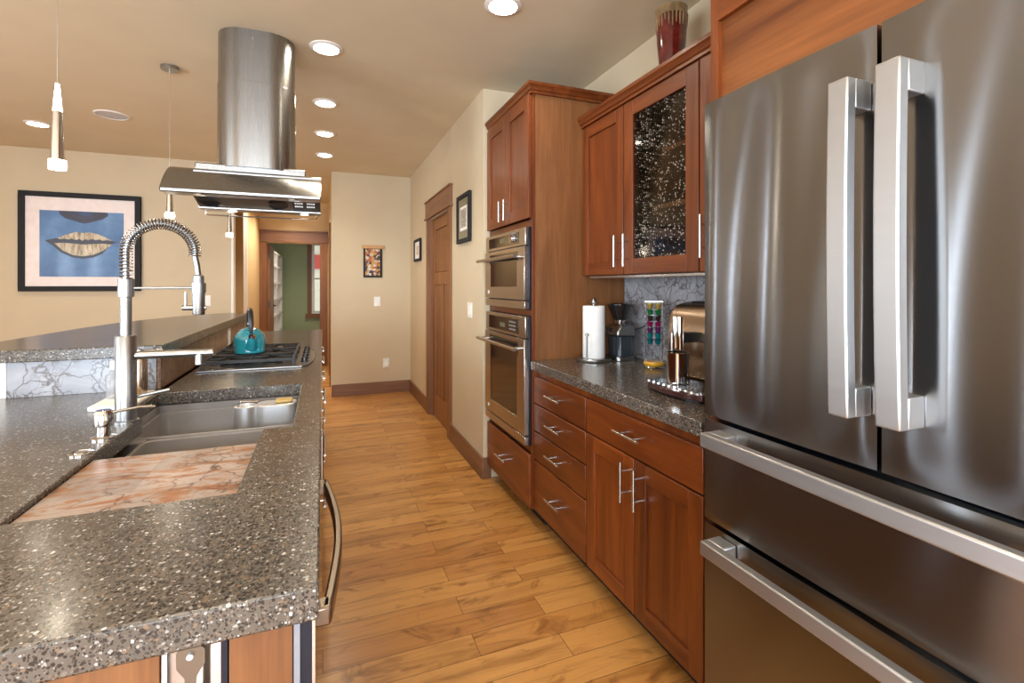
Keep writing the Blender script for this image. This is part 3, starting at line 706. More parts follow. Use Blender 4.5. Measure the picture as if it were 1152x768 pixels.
for s in (-1,):
    fp = [(Yc+s*.225, 1.830), (Yc+s*.05, 1.786), (Yc+s*.05, 1.835), (Yc+s*.225, 1.838)]
    m = MB().prism(fp, 'X', -.62, -.16); m.build('filter', NAVY if False else plain('filter_mesh_%d' % (s+1), (.24, .18, .13), .35, .8), hd)
    MB().prism(fp, 'X', -.159, -.012).build('control_panel', BLACK, hd)
    nrm = Vector((0, s*.044, -.175)).normalized()
    for k in range(2):
        for a in range(4):
            for bb_ in range(2):
                xa = -.145+k*.062+a*.011; f = .35+bb_*.25
                yy = Yc+s*(.225-.175*f); zz = 1.830-.044*f
                B(xa, xa+.008, yy-.012, yy+.012, zz-.0035, zz+.002).build('button', WHITE, hd)
    for cx in (-.50, -.29):
        for k in range(9):
            r = .03+k*.010; pts = []
            for j in range(9):
                a = -PI*.38+PI*.76*j/8
                xx = cx+(1 if cx > -.4 else -1)*r*math.cos(a); yy = .137+r*math.sin(a)*.8
                if yy < .062 or yy > .215 or xx < -.61 or xx > -.17: continue
                pts.append((xx, Yc+s*yy, 1.830-.044*(.225-yy)/.175-.002))
            if len(pts) > 2: MB().tube(pts, .002, 5).build('filter_slot', IRON, hd)
MB().box(-.625, -.010, Yc-.05, Yc+.05, 1.778, 1.80).build('bottom_strip', STEEL, hd, .002)
for x in (-.47, -.10): MB().lathe([(.0, -.003), (.022, -.003), (.022, .003), (.0, .003)], (x, Yc, 1.777), 20).build('lamp', LAMPS, hd)
MB().tube([(-.60, Yc, 1.782), (-.60, Yc, 1.757), (-.592, Yc, 1.749), (-.04, Yc, 1.749), (-.032, Yc, 1.757), (-.032, Yc, 1.782)], .004, 10).build('rail', CHROME, hd)

# ================================================================== pendants, recessed lights, speaker
def pendant():
    p = thing('pendant_lamp', 'slim chrome cone pendant nearest the camera, over the bar', 'pendant lamp', (-.915, 2.29, 1.78), 'cone pendants over the bar')
    x, y = -.915, 2.29
    MB().lathe([(.05, H-.022), (.05, H-.001), (0, H-.001)][::-1]+[], (x, y, 0), 32).build('canopy', STEEL, p)
    MB().cyl((x, y, 2.10), (x, y, H-.02), .0016, 8).build('cord', SATIN, p)
    MB().lathe([(.006, 2.105), (.0135, 2.005)], (x, y, 0), 24).build('glowing_top', LAMPP, p)
    MB().lathe([(.0137, 2.004), (.0205, 1.823)], (x, y, 0), 28).build('cone_shade', CHROME, p)
    MB().lathe([(.025, 1.823), (.0265, 1.80), (.025, 1.789), (0, 1.789)], (x, y, 0), 28).build('glass_rim', LAMPP, p)
    return p
p0 = pendant()
dup(p0, (.009, 1.385, 0), 'second chrome cone pendant, hanging left of the range hood')
dup(p0, (.149, 2.62, 0), 'farthest chrome cone pendant, seen below the range hood')
for x, y in ((-.915, 2.29), (-.906, 3.675), (-.766, 4.91)):
    l = bpy.data.lights.new('pendant_light', 'POINT'); l.energy = PEND_W; l.color = WARM; l.shadow_soft_size = .03
    o = bpy.data.objects.new('pendant_light', l); COL.objects.link(o); o.location = (x, y, 1.755)
def downlight():
    d = thing('recessed_light', 'recessed ceiling light nearest the range hood, in the aisle row', 'ceiling light', (.02, 3.05, H-.012), 'recessed ceiling lights')
    MB().lathe([(.092, 0), (.092, -.004), (.070, -.010), (.068, -.003), (.068, 0)], (.02, 3.05, H-.0005), 36, cap=False).build('trim_ring', WHITE, d)
    MB().lathe([(.0, -.006), (.060, -.005), (.068, -.0015), (0, -.001)], (.02, 3.05, H-.0005), 32).build('lens', LAMP, d)
    return d
SPOTS = [(.02, 3.05, None), (.02, 3.97, 'second recessed light of the aisle row, beyond the hood'), (.02, 4.77, 'third recessed light of the aisle row, beyond the hood'),
         (.02, 5.55, 'farthest recessed light of the aisle row, close to the art wall'), (.835, 2.27, 'recessed ceiling light nearest the wall cabinets and refrigerator'),
         (-2.28, 5.375, 'recessed light behind the nearest pendant, near the lips picture')]
d0 = downlight()
for x, y, lab in SPOTS:
    if lab: dup(d0, (x-.02, y-3.05, 0), lab)
for x, y in [(a, b) for a, b, _ in SPOTS]+[(.835, .6), (-.5, .55), (-.95, 1.15), (-.4, -.5), (-2.3, 3.2), (-2.3, .8), (-.45, 7.6), (.7, -1.2), (-.45, 8.2), (-.2, 10.6), (-1.35, 7.2)]:  # passage, stair and study spots are added fill, without fittings
    l = bpy.data.lights.new('recessed_and_fill_spot', 'SPOT'); l.energy = SPOT_W*(3 if y > 7 else 1); l.color = WARM; l.spot_size = math.radians(125); l.spot_blend = .7; l.shadow_soft_size = .06
    o = bpy.data.objects.new('recessed_and_fill_spot', l); COL.objects.link(o); o.location = (x, y, H-.03)
sp_ = thing('ceiling_speaker', 'round white speaker grille in the ceiling between the pendants', 'speaker', (-1.60, 4.88, H-.01))
MB().lathe([(.12, 0), (.12, -.005), (.108, -.008), (.108, 0)], (-1.60, 4.88, H-.0005), 40, cap=False).build('ring', WHITE, sp_)
MB().lathe([(0, -.006), (.106, -.005), (.106, -.001), (0, -.001)], (-1.60, 4.88, H-.0005), 40).build('grille', plain('grille_grey', (.55, .56, .58), .6), sp_)

# ================================================================== lips picture
pic = thing('framed_picture', 'large black-framed picture of gold lips on a blue face', 'picture', (-2.325, YB-.02, 1.306))
px0, px1, pz0, pz1, py = -2.832, -1.820, 1.300, 2.313, YB-.035
fw = .052
MB().box(px0, px1, py, YB-.001, pz0, pz0+fw).box(px0, px1, py, YB-.001, pz1-fw, pz1).box(px0, px0+fw, py, YB-.001, pz0+fw, pz1-fw).box(px1-fw, px1, py, YB-.001, pz0+fw, pz1-fw).build('frame', plain('matte_black', (.006, .006, .007), .75), pic, .002)
MB().box(px0+fw, px1-fw, py+.014, YB-.002, pz0+fw, pz1-fw).build('mat_board', plain('mat_board', (.80, .71, .68), .6), pic)
def skin_mat():
    m, nt, b = new_mat('blue_skin_print'); v = coords(nt)
    n = noise(nt, v, 3.0, 5)
    c = ramp(nt, n.outputs[0], [(.3, (.030, .085, .21)), (.55, (.07, .17, .36)), (.75, (.15, .28, .50))])
    nt.links.new(c, b.inputs['Base Color']); b.inputs['Roughness'].default_value = .4; b.inputs['Coat Weight'].default_value = .2; b.inputs['Coat Roughness'].default_value = .06; return m
def gold_mat():
    m, nt, b = new_mat('gold_lip_print'); v = coords(nt, (26, 1, 5))
    n = noise(nt, v, 1.3, 6, .65, .6)
    c = ramp(nt, n.outputs[0], [(.30, (.03, .02, .012)), (.43, (.26, .19, .10)), (.58, (.50, .41, .27)), (.75, (.68, .61, .48))])
    nt.links.new(c, b.inputs['Base Color']); b.inputs['Roughness'].default_value = .3; return m
INK = plain('dark_print', (.018, .018, .035), .35); INK2 = plain('violet_print', (.026, .022, .060), .35)
pr = MB(); bx0, bx1, bz0, bz1 = px0+.165, px1-.150, 1.450, 2.125
def PX(f): return bx0+(bx1-bx0)*f
def PZ(f): return bz0+(bz1-bz0)*f
pr.mi = 0; pr.box(bx0, bx1, py+.011, py+.0145, bz0, bz1)
def layer(mi, pts, d):
    pr.mi = mi; pr.prism([(PX(a), PZ(b)) for a, b in pts], 'Y', py+.011-d, py+.0112)
layer(3, [(.22, 1.0), (.80, 1.0), (.81, .95), (.74, .89), (.66, .86), (.58, .83), (.52, .815), (.46, .83), (.38, .86), (.30, .885), (.235, .94)], .0006)
layer(4, [(.42, 1.0), (.64, 1.0), (.62, .955), (.56, .935), (.50, .935), (.45, .955)], .0010)
layer(2, [(.24, .975), (.30, .985), (.42, .905), (.50, .875), (.50, .845), (.40, .87), (.29, .91)], .0012); layer(2, [(.79, .975), (.72, .985), (.62, .905), (.52, .875), (.52, .845), (.62, .87), (.74, .91)], .0012)
layer(2, [(.06, .545), (.16, .575), (.28, .60), (.42, .68), (.50, .665), (.58, .68), (.74, .625), (.84, .565), (.92, .545), (.84, .50), (.74, .36), (.62, .295), (.50, .275), (.38, .295), (.25, .365), (.15, .47)], .0008)
layer(1, [(.20, .585), (.30, .635), (.42, .685), (.50, .67), (.58, .685), (.70, .655), (.80, .60), (.86, .56), (.80, .572), (.74, .562), (.70, .580), (.66, .566), (.61, .585), (.57, .560), (.53, .578), (.50, .553), (.46, .580), (.42, .562), (.37, .582), (.33, .566), (.28, .578), (.24, .566)], .0014)
layer(1, [(.17, .505), (.28, .515), (.40, .505), (.50, .495), (.62, .505), (.75, .515), (.86, .505), (.74, .40), (.62, .335), (.50, .315), (.39, .33), (.27, .395)], .0014)
pr.build('print', [skin_mat(), gold_mat(), INK, INK2, plain('deep_blue_print', (.022, .050, .13), .4, var=.4)], pic, 0, 0, merge=False)
wall_plate('light_switch', 'white double switch plate on the lips picture wall above the bar', 'switch', (-1.235, YB-.0001, 1.19), .118, .118, (0, -1, 0), 'switch', 2)

# art wall items
sa = thing('hanging_scroll', 'small colourful print in black cloth hanging from a wood rod', 'wall hanging', (.485, YB-.01, 1.45))
def uX(u): xc = (u-576)/548; return YB*(xc*.932+.3623)/(.932-xc*.3623)
def vZ(u, v, Y=YB): xc = (u-576)/548; return 1.36+(321-v)/548*Y/(.932-xc*.3623)
sx0, sx1 = uX(408.8), uX(429.8); sz1, sz0 = vZ(419, 279), vZ(419, 312)
MB().box(sx0, sx1, YB-.014, YB-.001, sz0, sz1).build('cloth', MATS['matte_black'], sa, .001)
MB().box(uX(407), uX(432), YB-.022, YB-.001, sz1-.008, sz1+.034).build('rod', LIGHTW, sa, .003)
def patch_mat():
    m, nt, b = new_mat('patchwork_print'); vo = nt.nodes.new('ShaderNodeTexVoronoi'); vo.inputs['Scale'].default_value = 34
    nt.links.new(coords(nt), vo.inputs['Vector']); sp = nt.nodes.new('ShaderNodeSeparateColor'); nt.links.new(vo.outputs['Color'], sp.inputs[0])
    nt.links.new(ramp(nt, sp.outputs[0], [(0, (.62, .52, .42)), (.15, (.48, .25, .05)), (.38, (.05, .03, .025)), (.58, (.40, .10, .02)), (.78, (.50, .40, .30)), (.86, (.10, .04, .05))], 'CONSTANT'), b.inputs['Base Color']); return m
MB().box(sx0+.022, sx1-.028, YB-.0155, YB-.013, sz0+.024, sz1-.012).build('print', patch_mat(), sa)
wall_plate('light_switch', 'white single switch below the hanging scroll', 'switch', ((uX(421)+uX(427.5))/2, YB-.0001, vZ(424, 339)), .075, .118, (0, -1, 0), 'switch', 1)
ol = wall_plate('outlet', 'white outlet near the floor with a plug-in night light', 'outlet', ((uX(431)+uX(437.5))/2, YB-.0001, vZ(434, 408)), .075, .118, (0, -1, 0), 'outlet')
o = MB().lathe([(.0, -.035), (.020, -.033), (.026, -.010), (.026, 0), (0, 0)], (ol.location.x, YB-.0085, ol.location.z-.028), 20, 'Y').build('night_light', WHITE)
tag(o, 'round white night light plugged into the low outlet', 'night light')
# hall wall items (facing -X)
def hall_frame(name, label, y0, y1, z0, z1, fw, inner, art):
    t = thing(name, label, 'picture', (XH-.012, (y0+y1)/2, z0)); a, b = XH-.026, XH-.001
    MB().box(a, b, y0, y1, z0, z0+fw).box(a, b, y0, y1, z1-fw, z1).box(a, b, y0, y0+fw, z0+fw, z1-fw).box(a, b, y1-fw, y1, z0+fw, z1-fw).build('frame', MATS['matte_black'], t, .002)
    B(XH-.014, XH-.002, y0+fw, y1-fw, z0+fw, z1-fw).build('mat_board', inner[0], t)
    k = inner[1]; B(XH-.0155, XH-.0135, y0+fw+k, y1-fw-k, z0+fw+inner[2], z1-fw-inner[2]).build('print', art, t)
    if name == 'framed_print':
        B(XH-.0165, XH-.0150, y0+fw+k+.02, y1-fw-k-.02, z0+fw+inner[2]+.025, z1-fw-inner[2]-.02).build('drawing', plain('grey_drawing', (.38, .33, .27), .8, var=.5, vscale=60), t)
    return t
OLIVE = plain('olive_mat', (.24, .20, .12), .8)
hall_frame('framed_print', 'black-framed print with olive mat beside the oven cabinet', 3.56, 3.925, 1.70, 2.085, .032, (OLIVE, .05, .065), PAPER)
hall_frame('framed_sketch', 'small dark-framed sketch on the hall wall, left of the wooden door', 5.56, 5.95, 1.645, 1.905, .03, (PAPER, .10, .05), plain('beige_sketch', (.62, .48, .36), .8, var=.3, vscale=30))
wall_plate('light_switch', 'white switch plate on the wall left of the ovens', 'switch', (XH-.0001, 3.605, 1.17), .12, .118, (-1, 0, 0), 'switch', 2)
# passage bits
o = MB().box(.082, .0995, 7.2, 7.7, 1.52, 2.14); o = MB().box(.078, .0845, 8.15, 8.6, 1.35, 2.10).build('wood_plaque', LIGHTW, None, .002)
o.location.x = .015; tag(o, 'narrow wooden plaque seen edge-on beside the study doorway', 'plaque')
hr = MB().tube([(-1.60, 6.60, 1.02), (-1.60, 8.3, 1.55)], .03, 12).build('handrail', TRIMW); tag(hr, 'brown wooden handrail glimpsed past the corner of the picture wall', 'handrail')
# study: cube shelf, house outside
sh = thing('shelf_unit', 'white open grid shelf in the green room', 'shelf', (-1.0, 11.0, 0))
sm = MB()
for z in (.05, .42, .77, 1.09, 1.41, 1.73, 2.0): sm.box(-1.15, -.85, 9.80, 12.1, z-.014, z+.014)
for y in (9.80, 10.9, 12.1): sm.box(-1.15, -.85, y-.014, y+.014, 0, 2.014)
sm.build('shelf_frame', OFFWHITE, sh, merge=False)
ho = thing('house', 'tan neighbouring house with red trim outside the study window', 'house', (1.0, 17, 0))
HS = plain('tan_siding', (.62, .52, .38), .8); B(-3, 5, 17, 18.5, 0, 3.0).build('wall', HS, ho); B(-.6, .9, 16.94, 17, 1.9, 2.35).build('red_trim', plain('red_paint', (.45, .05, .03), .6), ho)
MB().prism([(16.6, 3.0), (18.9, 3.0), (17.8, 4.0)], 'X', -3.2, 5.2).build('roof', plain('roof_grey', (.4, .4, .42), .9), ho)

# ================================================================== right side: base cabinets and counter
XD = 1.105            # front plane of doors
YT = 2.515            # near side of tall cabinet
ctr = B(1.088, XW-.001, 1.19, YT-.002, .889, ZC).build('counter', CONC, None, .004)
tag(ctr, 'concrete counter along the right wall holding the coffee things', 'counter')
def base(name, label, y0, y1):
    t = thing(name, label, 'cabinet', ((XD+XW)/2, (y0+y1)/2, 0))
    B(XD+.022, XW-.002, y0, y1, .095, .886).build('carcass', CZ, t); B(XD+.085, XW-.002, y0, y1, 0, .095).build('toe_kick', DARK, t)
    return t
def drawer(t, y0, y1, z0, z1, L=.15, py=None):
    d = B(XD, XD+.02, y0, y1, z0, z1).build('drawer', CY, t, .003)
    pull(d, (XD, (y0+y1)/2 if py is None else py, (z0+z1)/2+.006), 'Y', L, stand=.034); return d
b1 = base('drawer_cabinet', 'cherry base cabinet with four drawers beside the wall oven', 1.925, YT-.003)
for z0, z1 in ((.706, .852), (.552, .698), (.392, .544), (.105, .384)): drawer(b1, 1.930, YT-.008, z0, z1)
b2 = base('base_cabinet', 'cherry base cabinet with one wide drawer over two doors by the refrigerator', 1.195, 1.923)
drawer(b2, 1.20, 1.918, .706, .852, .16, 1.575)
for y0, y1, p in ((1.564, 1.918, 1.604), (1.20, 1.558, 1.518)):
    d = shaker(b2, 'door', XD, y0, y1, .105, .698, stile=.066); pull(d, (XD, p, .60), 'Z', .155, stand=.034)
# tall oven cabinet
tc = thing('oven_cabinet', 'tall cherry cabinet housing the microwave and wall oven', 'cabinet', (1.41, 2.9, 0))
TX = 1.118
YE = 3.262
B(TX+.002, XW-.002, YT, YT+.018, .095, 2.44).build('side_panel', BZ, tc, .001)
B(TX+.002, XW-.002, YE-.018, YE, .095, 2.44).build('side_panel', BZ, tc, .001)
MB().box(TX+.002, XW-.002, YT+.018, YE-.018, 2.42, 2.44).box(TX+.002, XW-.002, YT+.018, YE-.018, 1.70, 1.72).box(TX+.002, XW-.002, YT+.018, YE-.018, .43, .45).box(TX+.002, XW-.002, YT+.018, YE-.018, .095, .115).box(TX+.002, XW-.002, YT+.018, YE-.018, 1.192, 1.215).box(XW-.012, XW-.002, YT+.018, YE-.018, .115, 2.42).build('carcass', CX, tc)
MB().box(TX-.018, TX+.002, YT, YT+.03, .1, 2.44).box(TX-.018, TX+.002, YE-.03, YE, .1, 2.44).build('face_frame', CZ, tc, .001)
MB().box(TX-.018, TX+.002, YT+.03, YE-.03, 1.695, 1.735).box(TX-.018, TX+.002, YT+.03, YE-.03, 1.186, 1.222).box(TX-.018, TX+.002, YT+.03, YE-.03, .412, .452).build('face_rail', CY, tc, .001)
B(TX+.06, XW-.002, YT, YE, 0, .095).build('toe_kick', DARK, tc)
def crown(parent, xf, y0, y1, z0, ret0=True, ret1=True):
    pr_ = [(0, 0), (-.014, 0), (-.014, .014), (-.022, .018), (-.030, .038), (-.036, .042), (-.036, .058), (0, .058)]
    m = MB(); s = len(m.v); k = len(pr_)
    path = []
    for (dx, dz) in pr_:
        ya, yb = (y0+dx if ret0 else y0), (y1-dx if ret1 else y1)
        path.append([(XW-.002, ya, z0+dz), (xf+dx, ya, z0+dz), (xf+dx, yb, z0+dz), (XW-.002, yb, z0+dz)])
    for row in path: m.v += row
    for i in range(k):
        i2 = (i+1) % k
        for j in range(3): m.face((s+i*4+j, s+i2*4+j, s+i2*4+j+1, s+i*4+j+1))
    m.face([s+i*4 for i in range(k)]); m.face([s+i*4+3 for i in range(k)])
    # lid
    s2 = len(m.v); m.v += [path[-2][j] for j in range(4)]; m.face((s2, s2+1, s2+2, s2+3))
    return m.build('crown_moulding', CY, parent, 0)
crown(tc, TX-.018, YT, YE, 2.44, True, False)
for y0, y1, p in ((YT+.004, 2.886, 2.93-.085), (2.890, YE-.004, 2.935)):
    d = shaker(tc, 'door', TX-.040, y0, y1, 1.742, 2.434, stile=.068); pull(d, (TX-.040, p, 1.83), 'Z', .13, stand=.03)
d = B(TX-.038, TX-.019, YT+.004, YE-.004, .105, .408).build('drawer', CY, tc, .003); pull(d, (TX-.038, 2.92, .262), 'Y', .16, stand=.034)
def logo_plate(parent, y, z, x):
    MB().box(x-.002, x, y-.012, y+.012, z-.010, z+.010).build('badge', WHITE, parent)
def oven(name, label, cat, z0, z1, ctrl, bottom, dial):
    t = thing(name, label, cat, (1.35, 2.89, z0)); x = TX-.018; ya, yb = YT+.034, YE-.034
    B(x+.022, XW-.06, ya+.02, yb-.02, z0+.03, z1-.03).build('oven_body', NAVY, t)
    B(x-.012, x-.001, ya-.02, yb+.02, z0, z1).build('trim_plate', NAVY, t, .002)
    zc = z1-ctrl
    B(x-.034, x-.012, ya-.012, yb+.012, zc, z1-.002).build('control_fascia', OVENM, t, .003)
    g = B(x-.0365, x-.034, ya+.085, yb-.055, zc+.018, z1-.022).build('display', BLACKG, t, .001)
    B(x-.0375, x-.0365, 2.86, 2.95, zc+.040, zc+.068).build('clock', plain('clock_%s' % name, (.10, .11, .07), .3), g)
    km = plain('keys_%s' % name, (.20, .20, .20), .5)
    for i in range(4):
        for j in range(3): B(x-.0375, x-.0365, 2.68+i*.028, 2.70+i*.028, zc+.032+j*.022, zc+.042+j*.022).build('button', km, g)
    if dial: MB().lathe([(.024, 0), (.022, -.018), (0, -.020)], (x-.0366, 2.72, (zc+z1)/2), 24, 'X').build('dial', CHROME, t)
    zd0 = z0+bottom
    m = MB(); f0, f1 = x-.040, x-.012
    wy0, wy1, wz0, wz1 = ya+.10, yb-.10, zd0+(.085 if not dial else .075), zc-(.10 if not dial else .085)
    m.box(f0, f1, ya-.012, wy0, zd0, zc-.006).box(f0, f1, wy1, yb+.012, zd0, zc-.006).box(f0, f1, wy0, wy1, zd0, wz0).box(f0, f1, wy0, wy1, wz1, zc-.006)
    dr = m.build('oven_door', OVENM, t, .002)
    B(f0+.002, f1, wy0, wy1, wz0, wz1).build('window', BLACKG, dr)
    B(f0-.0008, f0+.0018, wy0-.015, wy1+.015, wz1-.004, zc-.028).build('dark_band', BLACKG, dr)
    zh = zc-.062
    MB().cyl((f0-.048, ya+.01, zh), (f0-.048, yb+.045, zh), .011, 18).cyl((f0, ya+.055, zh), (f0-.048, ya+.055, zh), .010, 14).cyl((f0, yb-.02, zh), (f0-.048, yb-.02, zh), .010, 14).build('handle', OVENM, dr)
    logo_plate(dr, yb-.06, zd0+.04, f0)
    B(x-.038, x-.012, ya-.012, yb+.012, z0+.002, zd0-.008).build('vent_strip', OVENM, t, .002)
oven('microwave_oven', 'built-in stainless microwave with dial, above the wall oven', 'microwave', 1.222, 1.694, .105, .055, True)
oven('wall_oven', 'built-in stainless wall oven with long bar handle, below the microwave', 'oven', .454, 1.184, .125, .055, False)
# uppers
XU = 1.418
def upper(name, label, y0, y1, z0=1.415, z1=2.275):
    t = thing(name, label, 'cabinet', (1.57, (y0+y1)/2, z0)); f = XU+.021
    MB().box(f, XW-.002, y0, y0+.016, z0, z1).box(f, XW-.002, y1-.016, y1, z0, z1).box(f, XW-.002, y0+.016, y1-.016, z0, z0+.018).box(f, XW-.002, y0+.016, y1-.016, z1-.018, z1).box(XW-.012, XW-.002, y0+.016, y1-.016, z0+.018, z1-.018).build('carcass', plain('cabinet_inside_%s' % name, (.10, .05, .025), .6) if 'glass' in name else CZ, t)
    return t
u1 = upper('wall_cabinet', 'narrow cherry wall cabinet with solid door next to the tall side panel', 2.095, YT-.003)
pull(shaker(u1, 'door', XU, 2.098, YT-.006, 1.417, 2.273, stile=.066), (XU, 2.132, 1.535), 'Z', .16, stand=.032)
u2 = upper('glass_cabinet', 'cherry wall cabinet with a seedy glass door', 1.562, 2.093)
d = shaker(u2, 'door', XU, 1.565, 2.090, 1.417, 2.273, stile=.075, open_=True); pull(d, (XU, 2.050, 1.535), 'Z', .16, stand=.032)
B(XU+.009, XU+.014, 1.640, 2.015, 1.492, 2.198).build('glass_pane', SEEDY, d)
for z in (1.73, 1.99): B(XU+.06, XW-.014, 1.579, 2.076, z-.010, z+.010).build('shelf', LIGHTW, u2)
u3 = upper('wall_cabinet', 'cherry wall cabinet half hidden by the refrigerator', 1.186, 1.560)
pull(shaker(u3, 'door', XU, 1.189, 1.557, 1.417, 2.273, stile=.066), (XU, 1.520, 1.555), 'Z', .17, stand=.032)
cr = thing('crown_rail', 'cherry crown moulding along the top of the wall cabinets', 'moulding', (1.57, 1.85, 2.276))
crown(cr, XU+.004, 1.184, YT-.003, 2.276, False, False)
bpy.data.objects['crown_moulding.001'].name = 'moulding'
o = MB().box(XU+.03, XU+.07, 1.22, 2.48, 1.400, 1.414).build('under_cabinet_light', SATIN, None, .002)
tag(o, 'slim metal light strip under the wall cabinets', 'light strip')
# glassware behind the glass
def tumbler(label, x, y, z, h=.13, r=.032, mat=CLEAR, cat='glass', grp='glasses in the glass cabinet', name='tumbler'):
    o = MB().lathe([(0, 0), (r*.85, 0), (r, h), (r*.93, h), (r*.78, .006), (0, .006)], (x, y, z+.0005), 20, cap=False).build(name, mat); tag(o, label, cat, grp); return o
for q, y in (('leftmost', 2.01), ('second', 1.93), ('third', 1.85)): tumbler(q+' clear tumbler from the left on the middle shelf behind seedy glass', 1.52, y, 1.74, .15)
mg = thing('mug', 'teal mug on the middle shelf behind the seedy glass', 'mug', (1.52, 1.69, 1.7405))
MB().lathe([(0, 0), (.036, 0), (.038, .09), (.034, .09), (.032, .006), (0, .006)], (1.52, 1.69, 1.7405), 24, cap=False).build('cup', plain('aqua_glaze', (.05, .40, .42), .2), mg)
MB().tube([(1.484, 1.69, 1.815), (1.462, 1.69, 1.805), (1.458, 1.69, 1.78), (1.482, 1.69, 1.762)], .005, 8).build('handle', MATS['aqua_glaze'], mg)
tumbler('blue glass at the end of the bottom shelf behind the seedy glass', 1.52, 1.68, 1.433, .10, .045, BLUEG)
for q, y in (('right', 1.80), ('left', 1.92)): tumbler(q+' low aqua bowl of the pair on the cabinet floor behind the seedy glass', 1.54, y, 1.433, .05, .055, BLUEG, 'bowl', 'aqua bowls in the glass cabinet', 'bowl')
tumbler('clear goblet on the top shelf behind the seedy glass', 1.52, 1.74, 2.0, .12, .038)
# vase
vx, vy, vz = 1.53, 1.865, 2.335; VH = 1.38
va = MB(); va.mi = 0
va.lathe([(r, h*VH) for r, h in ((0, 0), (.046, 0), (.054, .03), (.066, .12), (.0715, .203))], (vx, vy, vz), 40, cap=False)
va.mi = 1; va.lathe([(r, h*VH) for r, h in ((.0715, .203), (.0725, .225), (.0735, .232), (.069, .232), (.065, .19), (.045, .01), (0, .01))], (vx, vy, vz), 40, cap=False)
rr = random.Random(3)
for k in range(26):
    a = 2*PI*k/26; L = .02+.035*rr.random()
    pts = []
    for i in range(5):
        z = .205-L*i/4; r = .066+.005*(z-.12)/.07-.0005; pts.append((vx+r*math.cos(a), vy+r*math.sin(a), vz+z*VH))
    va.tube(pts, [.0045, .0045, .004, .003, .002], 6)
def vase_mat():
    m, nt, b = new_mat('oxblood_glaze'); v = coords(nt)
    n = noise(nt, v, 14, 4)
    nt.links.new(ramp(nt, n.outputs[0], [(.3, (.035, .004, .004)), (.6, (.115, .010, .007)), (.78, (.17, .035, .02))]), b.inputs['Base Color'])
    b.inputs['Roughness'].default_value = .12; b.inputs['Coat Weight'].default_value = .6; return m
o = va.build('vase', [vase_mat(), plain('ochre_glaze', (.24, .155, .075), .25, var=.35, vscale=20)], None, 0)
tag(o, 'oxblood red vase with dripping ochre rim on top of the wall cabinets', 'vase')
# backsplash
o = MB()
for k in range(5):
    y1 = YT-.004-k*.306; y0 = max(1.19, y1-.3045)
    for z0, z1 in ((ZC+.0005, 1.142), (1.1435, 1.413)): o.box(XW-.011, XW-.0005, y0, y1, z0, z1)
o = o.build('tile_backsplash', MARB, None, .0008, merge=False); tag(o, 'grey veined marble tile backsplash between counter and wall cabinets', 'backsplash')

# ---- fridge surround
su = thing('refrigerator_surround', 'cherry tall panel and header framing the refrigerator', 'cabinet', (1.4, .7, 0))
SX = 1.12
MB().box(SX, XW-.002, 1.155, 1.184, 0, 2.74).build('side_panel', CZ, su, .001)
MB().box(SX, XW-.002, .06, .088, 0, 2.74).build('side_panel', CZ, su, .001)
MB().box(SX, SX+.02, .088, 1.155, 2.165, 2.74).build('header', CY, su, .001)
MB().box(SX+.017, SX+.037, .088, 1.155, 1.87, 2.165).build('recessed_panel', WPANEL, su)
# ---- refrigerator
fr = thing('refrigerator', 'large stainless French-door refrigerator with two lower drawers', 'refrigerator', (1.3, .59, 0))
FX = .95; FY0, FY1, FS = .145, 1.029, .590
B(FX+.065, XW-.03, FY0+.01, FY1-.01, .04, 1.825).build('cabinet_body', NAVY, fr, .004)
MB().box(FX+.1, XW-.1, FY0+.05, FY1-.05, 0, .04).build('base_grille', BLACK, fr)
MB().box(FX+.09, FX+.19, FY1-.11, FY1-.03, 1.825, 1.845).box(FX+.09, FX+.19, FY0+.03, FY0+.11, 1.825, 1.845).build('hinge_cover', BLACK, fr, .003)
def fpanel(name, y0, y1, z0, z1, warp, seed):
    """door with a slightly pillowed sheet-steel front"""
    m = MB(); ny, nz = 28, 36; s = 0; rg = random.Random(seed); ph = rg.random()*6
    for i in range(ny+1):
        for j in range(nz+1):
            u, v = i/ny, j/nz
            ed = min(1, min(u, 1-u)/.06)*min(1, min(v, 1-v)/.05)
            dx = -warp*(4*u*(1-u))*(.55+.45*v) - .0024*ed*math.sin(u*13+ph+1.6*v*v) 
            m.v.append((FX+.004+dx, y0+(y1-y0)*u, z0+(z1-z0)*v))
    N = nz+1
    for i in range(ny):
        for j in range(nz): m.face((i*N+j, i*N+j+1, (i+1)*N+j+1, (i+1)*N+j))
    ring = [(i, 0) for i in range(ny)]+[(ny, j) for j in range(nz)]+[(i, nz) for i in range(ny, 0, -1)]+[(0, j) for j in range(nz, 0, -1)]
    s = len(m.v)
    for i, j in ring: p = m.v[i*N+j]; m.v.append((FX+.058, p[1], p[2]))
    k = len(ring)
    for q in range(k):
        a, b = ring[q], ring[(q+1) % k]; m.face((a[0]*N+a[1], b[0]*N+b[1], s+(q+1) % k, s+q))
    m.face(range(s, s+k))
    return m.build(name, FRIDGE, fr, 0, 40)
dl = fpanel('door', FS+.004, FY1, 1.018, 1.842, .006, 1); dr = fpanel('door', FY0, FS-.004, 1.018, 1.842, .006, 4)
w1 = fpanel('drawer', FY0, FY1, .742, 1.006, .004, 7); w2 = fpanel('drawer', FY0, FY1, .07, .730, .004, 9)
